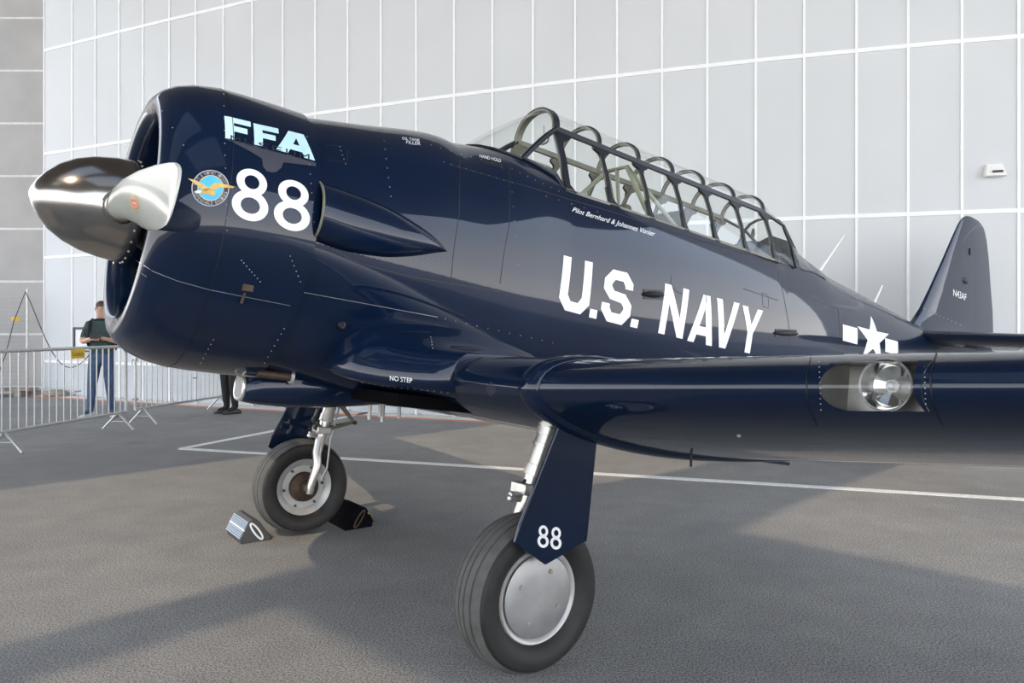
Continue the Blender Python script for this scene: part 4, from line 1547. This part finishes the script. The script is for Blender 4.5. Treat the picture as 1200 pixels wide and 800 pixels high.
# ================================================================== wheel chocks
def chock(name, loc, fwd, label, ribbed=True):
    """triangular wheel chock; fwd = direction away from the tyre"""
    f = Vector(fwd).normalized()
    rz = math.atan2(f.y, f.x)
    t = empty(name, loc, rz)
    tag(t, label, 'wheel chock')
    W = 0.29
    t.scale = (1.12, 1.12, 1.12)
    sec_ = [(-0.075, 0.0), (0.115, 0.0), (0.118, 0.03), (0.065, 0.125), (0.045, 0.140), (0.02, 0.138), (-0.005, 0.115)]
    k = MB().prism([(x, -W / 2, z) for x, z in sec_], (0, W, 0))
    k.build('body', 'frame_dark' if ribbed else 'black', t, bevel=0.006)
    a, b = Vector((0.121, 0, 0.030)), Vector((0.068, 0, 0.127))
    dv = b - a
    for i in range(9):
        q = MB()
        u = a + dv * ((i + 0.5) / 9)
        q.box(u + Vector((0.001, 0, 0.001)), (0.007, W, dv.length / 9 * 0.72), Matrix.Rotation(-math.atan2(0.053, 0.097), 3, 'Y'))
        q.build('rib', ('paper' if i == 4 else 'chockmetal') if ribbed else ('black' if i != 5 else 'yellow'), t)
    q = MB()
    pts = []
    for i in range(20):
        an = 2 * PI * i / 20
        pts.append(Vector((0.022 + 0.018 * math.cos(an) + 0.032 * math.sin(an), 0, 0.066 + 0.052 * math.sin(an))))
    sg = -1 if ribbed else 1
    q.tube([p + Vector((0, (W / 2 + 0.006) * SGN, 0)) for p in pts], 0.006, 6, closed=True)
    q.build('handle', 'paper' if ribbed else 'brown', t)
    return t


Lw, Aw = Vector((0.588, -0.808, 0)), Vector((0.808, 0.588, 0))
wc_ = Vector((-0.72, 4.32, 0)) - Lw * 1.335 + Aw * 0.012
SGN = 1
chock('wheel_chock', wc_ - Aw * 0.325 - Lw * 0.10, -Aw, 'ribbed blue-grey metal wheel chock with white stripe in front of the far tyre')
SGN = -1
chock('wheel_chock', wc_ + Aw * 0.335, Aw, 'black wheel chock with a yellow stripe behind the far tyre', False)


# ================================================================== crowd barriers
def barrier(a, b, label, n, sign=False, inset=0.17):
    a, b = Vector((*a, 0)), Vector((*b, 0))
    d = (b - a)
    L = d.length
    t = empty('crowd_barrier', a, math.atan2(d.y, d.x))
    tag(t, label, 'barrier', 'steel crowd barriers')
    z0, z1, r = 0.25, 1.185, 0.10
    pts = [Vector((0, 0, z0))]
    pts += [Vector((r - r * math.cos(q), 0, z1 - r + r * math.sin(q))) for q in np.linspace(0, PI / 2, 7)]
    pts += [Vector((L - r + r * math.sin(q), 0, z1 - r + r * math.cos(q))) for q in np.linspace(0, PI / 2, 7)]
    pts += [Vector((L, 0, z0))]
    MB().tube(pts, 0.021, 10).build('frame', 'galv', t)
    MB().cyl((0, 0, z0), (L, 0, z0), 0.019, 10).build('bottom_rail', 'galv', t)
    base = MB().cyl((0, 0, z0), (0, 0, z1 - 0.01), 0.0085, 6)
    me = base.mesh('bar')
    me.materials.append(M['galv'])
    for i in range(1, n):
        o = link('bar', me, t)
        o.location = (L * i / n, 0, 0)
    for x in (inset, L - 0.17):
        for sg in (1, -1):
            q = MB().cyl((x, 0, z0), (x + 0.02 * sg, 0.25 * sg, 0.018), 0.017, 8)
            q.build('foot', 'galv', t)
        MB().cyl((x, -0.14, 0.13), (x, 0.14, 0.13), 0.006, 6).build('foot_brace', 'galv', t)
    for z in (0.40, 0.98):
        q = MB()
        q.box((0, 0, z), (0.055, 0.05, 0.045))
        q.tube([Vector((-0.02, 0, z)), Vector((-0.07, 0, z)), Vector((-0.07, 0, z - 0.07))], 0.009, 6)
        q.build('hook', 'galv', t)
    if sign:
        sx = L - sign
        q = MB().box((sx, -0.024, 1.115), (0.245, 0.006, 0.125))
        sp = q.build('sign_plate', 'yellow', t)
        P = text_polys('Condecta')
        fs = [[((u - .5) * 0.205, (v - .5) * 0.055) for u, v in f] for f in P]
        vs_, fc = [], []
        for f in fs:
            fc.append(tuple(range(len(vs_), len(vs_) + len(f))))
            vs_ += [(sx + u, -0.0285, 1.115 + v) for u, v in f]
        me2 = bpy.data.meshes.new('sign_lettering')
        me2.from_pydata(vs_, [], fc)
        me2.materials.append(M['dark_letter'])
        link('sign_lettering', me2, sp)
    MB().box((L * 0.62, 0, 0.62), (L / n, 0.008, 0.02)).build('cross_tab', 'galv', t)
    return t


barrier((-5.93, 8.35), (-5.545, 10.86), 'steel crowd barrier with a yellow plate hung on its top rail', 21, sign=0.99, inset=0.40)
barrier((-5.555, 11.15), (-5.06, 13.35), 'steel crowd barrier without a plate, hooked on behind the plated one', 19)


# ================================================================== people
def person(name, label, loc, rz, J, rad, edges, region, mats, props):
    me = bpy.data.meshes.new('person_skeleton')
    names = list(J)
    idx = {n: i for i, n in enumerate(names)}
    me.from_pydata([J[n] for n in names], [(idx[a], idx[b]) for a, b in edges], [])
    ob = bpy.data.objects.new('person_skeleton', me)
    C.objects.link(ob)
    md = ob.modifiers.new('skin', 'SKIN')
    md.use_smooth_shade = True
    for n in names:
        r = rad[n]
        me.skin_vertices[0].data[idx[n]].radius = r if isinstance(r, tuple) else (r, r)
    me.skin_vertices[0].data[idx['pelvis']].use_root = True
    sb = ob.modifiers.new('sub', 'SUBSURF')
    sb.levels = 2
    sb.render_levels = 2
    dg = bpy.context.evaluated_depsgraph_get()
    body = bpy.data.meshes.new_from_object(ob.evaluated_get(dg))
    bpy.data.objects.remove(ob)
    bm = bmesh.new()
    bm.from_mesh(body)
    # fingers: short bent tapered chains rooted in each palm
    for side in ('l', 'r'):
        h, wv = Vector(J['hand_' + side]), Vector(J['wrist_' + side])
        d = (h - wv).normalized()
        sidev = d.cross(Vector((0, 0, 1))).normalized()
        for q, (off, ln_) in enumerate(((-0.030, 0.065), (-0.010, 0.078), (0.010, 0.074), (0.030, 0.058))):
            a = h + sidev * off * 0.9
            k = MB().tube([a, a + d * ln_ * 0.5 + Vector((0, 0, -0.006)), a + d * ln_ * 0.8 + Vector((0, 0, -0.03)), a + d * ln_ * 0.75 + Vector((0, 0, -0.05))], [0.010, 0.009, 0.008, 0.006], 6)
            vv = [bm.verts.new(v) for v in k.v]
            for f in k.f:
                bm.faces.new([vv[i] for i in f])
        s_ = 1 if h.x < 0 else -1
        a = wv.lerp(h, 0.5)
        k = MB().tube([a, a + Vector((0, 0, 0.03)) + d * 0.02, a + Vector((0, 0, 0.04)) + d * 0.055], [0.012, 0.010, 0.007], 6)
        vv = [bm.verts.new(v) for v in k.v]
        for f in k.f:
            bm.faces.new([vv[i] for i in f])
    for f in bm.faces:
        f.smooth = True
        f.material_index = region(f.calc_center_median())
    bm.to_mesh(body)
    bm.free()
    for m in mats:
        body.materials.append(M[m])
    body.name = name
    o = link(name, body)
    o.location = loc
    o.rotation_euler = (0, 0, rz)
    tag(o, label, 'person')
    hd = Vector(J['head'])
    q = MB()
    q.ellipsoid(hd + Vector((0, 0.022, 0.055)), (0.088, 0.098, 0.085), 16)
    q.build('hair', 'hair', o)
    for sg in (1, -1):
        MB().ellipsoid(hd + Vector((0.085 * sg, 0.0, 0.0)), (0.012, 0.022, 0.032), 8).build('ear', 'skin', o)
        MB().ellipsoid(hd + Vector((0.034 * sg, -0.088, 0.012)), (0.013, 0.008, 0.009), 8).build('eye', 'frame_dark', o)
    MB().ellipsoid(hd + Vector((0, -0.10, -0.015)), (0.014, 0.022, 0.025), 8).build('nose', 'skin', o)
    MB().ellipsoid(hd + Vector((0, -0.088, -0.055)), (0.028, 0.008, 0.008), 8).build('mouth', 'skin', o)
    for sg, n in ((1, 'l'), (-1, 'r')):
        an = Vector(J['ankle_' + n])
        q = MB()
        rr = []
        for t, hw, hh in ((-0.09, 0.035, 0.05), (-0.07, 0.045, 0.075), (0.0, 0.048, 0.09), (0.08, 0.052, 0.065), (0.16, 0.05, 0.048), (0.20, 0.035, 0.035), (0.215, 0.015, 0.025)):
            dirv = (Vector(J['toe_' + n]) - an)
            dirv.z = 0
            dirv.normalize()
            sv = Vector((-dirv.y, dirv.x, 0))
            c = Vector((an.x, an.y, 0)) + dirv * t
            rr.append([c + sv * (hw * math.cos(a)) + Vector((0, 0, max(0.0, hh * 0.5 + hh * 0.5 * math.sin(a) * 1.1))) for a in np.linspace(0, 2 * PI, 12, endpoint=False)])
        q.loft(rr)
        q.build('shoe', props['shoe'], o)
    return o


BASE_E = [('pelvis', 'waist'), ('waist', 'chest'), ('chest', 'neck0'), ('neck0', 'neck1'), ('neck1', 'head'), ('head', 'crown')]
for n in ('l', 'r'):
    BASE_E += [('pelvis', 'hip_' + n), ('hip_' + n, 'knee_' + n), ('knee_' + n, 'ankle_' + n), ('ankle_' + n, 'toe_' + n),
               ('chest', 'sho_' + n), ('sho_' + n, 'elb_' + n), ('elb_' + n, 'wrist_' + n), ('wrist_' + n, 'hand_' + n)]
R0 = dict(pelvis=(.185, .13), waist=(.175, .13), chest=(.205, .145), neck0=.085, neck1=.058, head=(.088, .10), crown=(.06, .07))
for n in ('l', 'r'):
    R0.update({'hip_' + n: .115, 'knee_' + n: .078, 'ankle_' + n: .056, 'toe_' + n: .035, 'sho_' + n: .085, 'elb_' + n: .056, 'wrist_' + n: .030, 'hand_' + n: (.040, .022)})
J1 = dict(pelvis=(0, 0, 1.0), waist=(0, .0, 1.16), chest=(0, .01, 1.40), neck0=(0, .0, 1.58), neck1=(0, -.02, 1.645), head=(0, -.04, 1.755), crown=(0, -.035, 1.835),
          hip_l=(.10, 0, .93), knee_l=(.13, -.03, .50), ankle_l=(.15, .02, .09), toe_l=(.19, -.12, .04),
          hip_r=(-.10, 0, .93), knee_r=(-.14, -.02, .50), ankle_r=(-.18, .03, .09), toe_r=(-.25, -.10, .04),
          sho_l=(.20, .01, 1.49), elb_l=(.27, -.02, 1.22), wrist_l=(.12, -.24, 1.27), hand_l=(.06, -.30, 1.285),
          sho_r=(-.20, .01, 1.49), elb_r=(-.28, -.02, 1.22), wrist_r=(-.12, -.24, 1.27), hand_r=(-.06, -.30, 1.285))


def reg1(c):
    if c.z > 1.60 or c.y < -0.13 and c.z > 1.1:
        return 1
    if (abs(c.x) > 0.215 and c.z < 1.30 and c.z > 1.0):
        return 1
    if c.z < 1.03:
        return 2
    return 0


PX, PY = -6.70, 12.35
p1 = person('person', 'person in dark green shirt and blue jeans looking down at a phone', (PX, PY, 0), math.radians(14), J1, R0, BASE_E, reg1, ['shirt', 'skin', 'jeans'], {'shoe': 'shoe_white'})
# phone held in both hands
rot = Matrix.Rotation(math.radians(14), 3, 'Z')
ph = Vector((PX, PY, 0)) + rot @ Vector((0, -0.375, 1.315))
k = MB().box((0, 0, 0), (0.155, 0.014, 0.078))
pho = k.build('smartphone', 'frame_dark', None, bevel=0.004)
pho.location = ph
pho.rotation_euler = (math.radians(-35), 0, math.radians(14))
tag(pho, 'black smartphone held in both hands by the person in jeans', 'phone')
k = MB().box((0, 0.008, 0), (0.14, 0.002, 0.068))
k.build('screen', 'cable', pho)
# backpack
bp = empty('backpack', (PX, PY, 1.05), math.radians(14))
tag(bp, 'dark backpack worn by the person in jeans', 'backpack')
k = MB()
rr = []
for z, hw, dp in ((0.0, 0.10, 0.05), (0.03, 0.15, 0.09), (0.2, 0.165, 0.10), (0.38, 0.15, 0.09), (0.46, 0.11, 0.06), (0.48, 0.06, 0.03)):
    rr.append([Vector((hw * math.copysign(abs(math.cos(a)) ** .6, math.cos(a)), 0.285 + dp * math.copysign(abs(math.sin(a)) ** .6, math.sin(a)), z)) for a in np.linspace(0, 2 * PI, 20, endpoint=False)])
k.loft(rr)
k.build('bag', 'blackcloth', bp)
for sg in (1, -1):
    k = MB()
    pts = [Vector((0.13 * sg, 0.15, 0.42)), Vector((0.145 * sg, 0.03, 0.535)), Vector((0.155 * sg, -0.10, 0.48)), Vector((0.165 * sg, -0.142, 0.34)), Vector((0.18 * sg, -0.12, 0.18)), Vector((0.185 * sg, 0.0, 0.08)), Vector((0.14 * sg, 0.15, 0.05))]
    k.tube(pts, 0.024, 8)
    k.build('strap', 'blackcloth', bp)
J2 = dict(J1)
J2.update(elb_l=(.25, .03, 1.20), wrist_l=(.24, -.10, .98), hand_l=(.235, -.13, .90), elb_r=(-.25, .03, 1.20), wrist_r=(-.24, -.10, .98), hand_r=(-.235, -.13, .90),
          knee_l=(.10, -.03, .50), ankle_l=(.10, .02, .09), toe_l=(.02, -.12, .04), knee_r=(-.11, .02, .50), ankle_r=(-.10, .05, .09), toe_r=(-.2, -.08, .04))


def reg2(c):
    if c.z > 1.60 or (abs(c.x) > 0.17 and 0.80 < c.z < 1.05 and c.y < -0.02):
        return 1
    return 0


person('person', 'person in black trousers and black shoes standing behind the nose of the aircraft', (-4.76, 12.75, 0), math.radians(-20), J2, R0, BASE_E, reg2, ['blackcloth', 'skin'], {'shoe': 'cable'})

# ================================================================== things along the walls
# wire site fence
FX, FY = -10.42, 16.25
t = empty('wire_fence', (FX, FY, 0))
tag(t, 'tall wire mesh site fence panel on blocks before the concrete wall', 'fence')
for x in (0.0, -3.4):
    MB().cyl((x, 0, 0.04), (x, 0, 2.28), 0.026, 10).build('fence_post', 'galv', t)
k = MB()
for i in range(22):
    z = 0.18 + i * 0.092
    k.cyl((0, 0, z), (-3.4, 0, z), 0.0035, 4)
for i in range(1, 17):
    k.cyl((-0.2 * i, 0, 0.18), (-0.2 * i, 0, 2.12), 0.0035, 4)
tag(k.build('wire_mesh', 'galv', t), kind='stuff')
MB().box((-0.25, -0.012, 1.64), (0.17, 0.008, 0.09)).build('tag_plate', 'yellow', t)
for x in (0.0, -3.4):
    MB().box((x, 0, 0.05), (0.5, 0.22, 0.10)).build('fence_block', 'wood', t, bevel=0.01)
# timber pallet pieces
t = empty('pallet', (-11.3, 15.95, 0))
tag(t, 'flat weathered pallet lying by the concrete wall', 'pallet')
for i in range(5):
    MB().box((-1.0 + i * 0.5, 0, 0.155), (0.42, 0.30, 0.05)).build('plank', 'wood', t)
for i in range(3):
    MB().box((-0.95 + i * 0.95, 0, 0.065), (0.14, 0.28, 0.13)).build('pallet_block', 'wood', t)
k = MB()
k.ellipsoid((-9.62, 15.95, 0.06), (0.28, 0.16, 0.09), 12)
tag(k.build('sandbag', 'wood'), 'small brown sandbag lying at the foot of the curved wall', 'sandbag')
# hanging cable
k = MB()
pts = [(FX + 2.2 * t_, FY - 0.06 - 1.25 * t_, 2.22 - 1.58 * math.sin(PI * min(1, t_ / 0.64) / 2) ** 1.15 + (0.48 * ((t_ - 0.64) / 0.36) ** 2 if t_ > 0.64 else 0)) for t_ in np.linspace(0, 1, 18)]
k.tube(pts, 0.010, 6)
tag(k.build('power_cable', 'cable'), 'black cable sagging from the fence post across the curved wall', 'cable')
k = MB()
k.tube([(FX - 0.02, FY - 0.04, 2.20), (FX - 0.25, FY - 0.05, 1.6), (FX - 0.42, FY - 0.05, 0.9), (FX - 0.62, FY - 0.06, 0.35), (FX - 0.75, FY - 0.06, 0.02)], 0.010, 6)
tag(k.build('power_cable', 'cable'), 'black cable hanging down the wire fence to the ground', 'cable')
# framed board on the curved wall
a, b = Vector((*WP[1], 0)), Vector((*WP[3], 0))
d = (b - a).normalized()
nrm = Vector((d.y, -d.x, 0))
c = a + d * 0.68 + nrm * 0.05
t = empty('notice_board', (c.x, c.y, 0.98), math.atan2(d.y, d.x))
tag(t, 'white board in a dark frame on the curved wall behind the barrier', 'board')
MB().box((0, 0, 0.22), (1.02, 0.02, 0.44)).build('board', 'paper', t)
for nm, cc, dd in (('frame_rail', (0, -0.012, 0.455), (1.1, 0.035, 0.05)), ('frame_rail', (0, -0.012, -0.02), (1.1, 0.035, 0.03)), ('frame_stile', (-0.53, -0.012, 0.22), (0.055, 0.035, 0.5)), ('frame_stile', (0.53, -0.012, 0.22), (0.055, 0.035, 0.5))):
    MB().box(cc, dd).build(nm, 'frame_dark', t)
# wall lamp
a, b = Vector((*WP[25], 0)), Vector((*WP[26], 0))
d = (b - a).normalized()
nrm = Vector((d.y, -d.x, 0))
c = a.lerp(b, 0.56) + nrm * 0.0
t = empty('wall_lamp', (c.x, c.y, 3.42), math.atan2(d.y, d.x))
tag(t, 'small white wedge-shaped lamp on the curved panel wall', 'wall lamp')
k = MB()
k.add([(-.125, 0, 0), (.125, 0, 0), (.125, -.13, 0), (-.125, -.13, 0), (-.095, 0, .17), (.095, 0, .17), (.09, -.05, .165), (-.09, -.05, .165)],
      [(0, 1, 2, 3), (4, 5, 6, 7), (0, 1, 5, 4), (1, 2, 6, 5), (2, 3, 7, 6), (3, 0, 4, 7)])
k.build('housing', 'plastic_white', t, bevel=0.006)
MB().box((0.015, -0.118, 0.055), (0.12, 0.02, 0.022), Matrix.Rotation(math.radians(-25), 3, 'X')).build('lamp_slot', 'frame_dark', t)
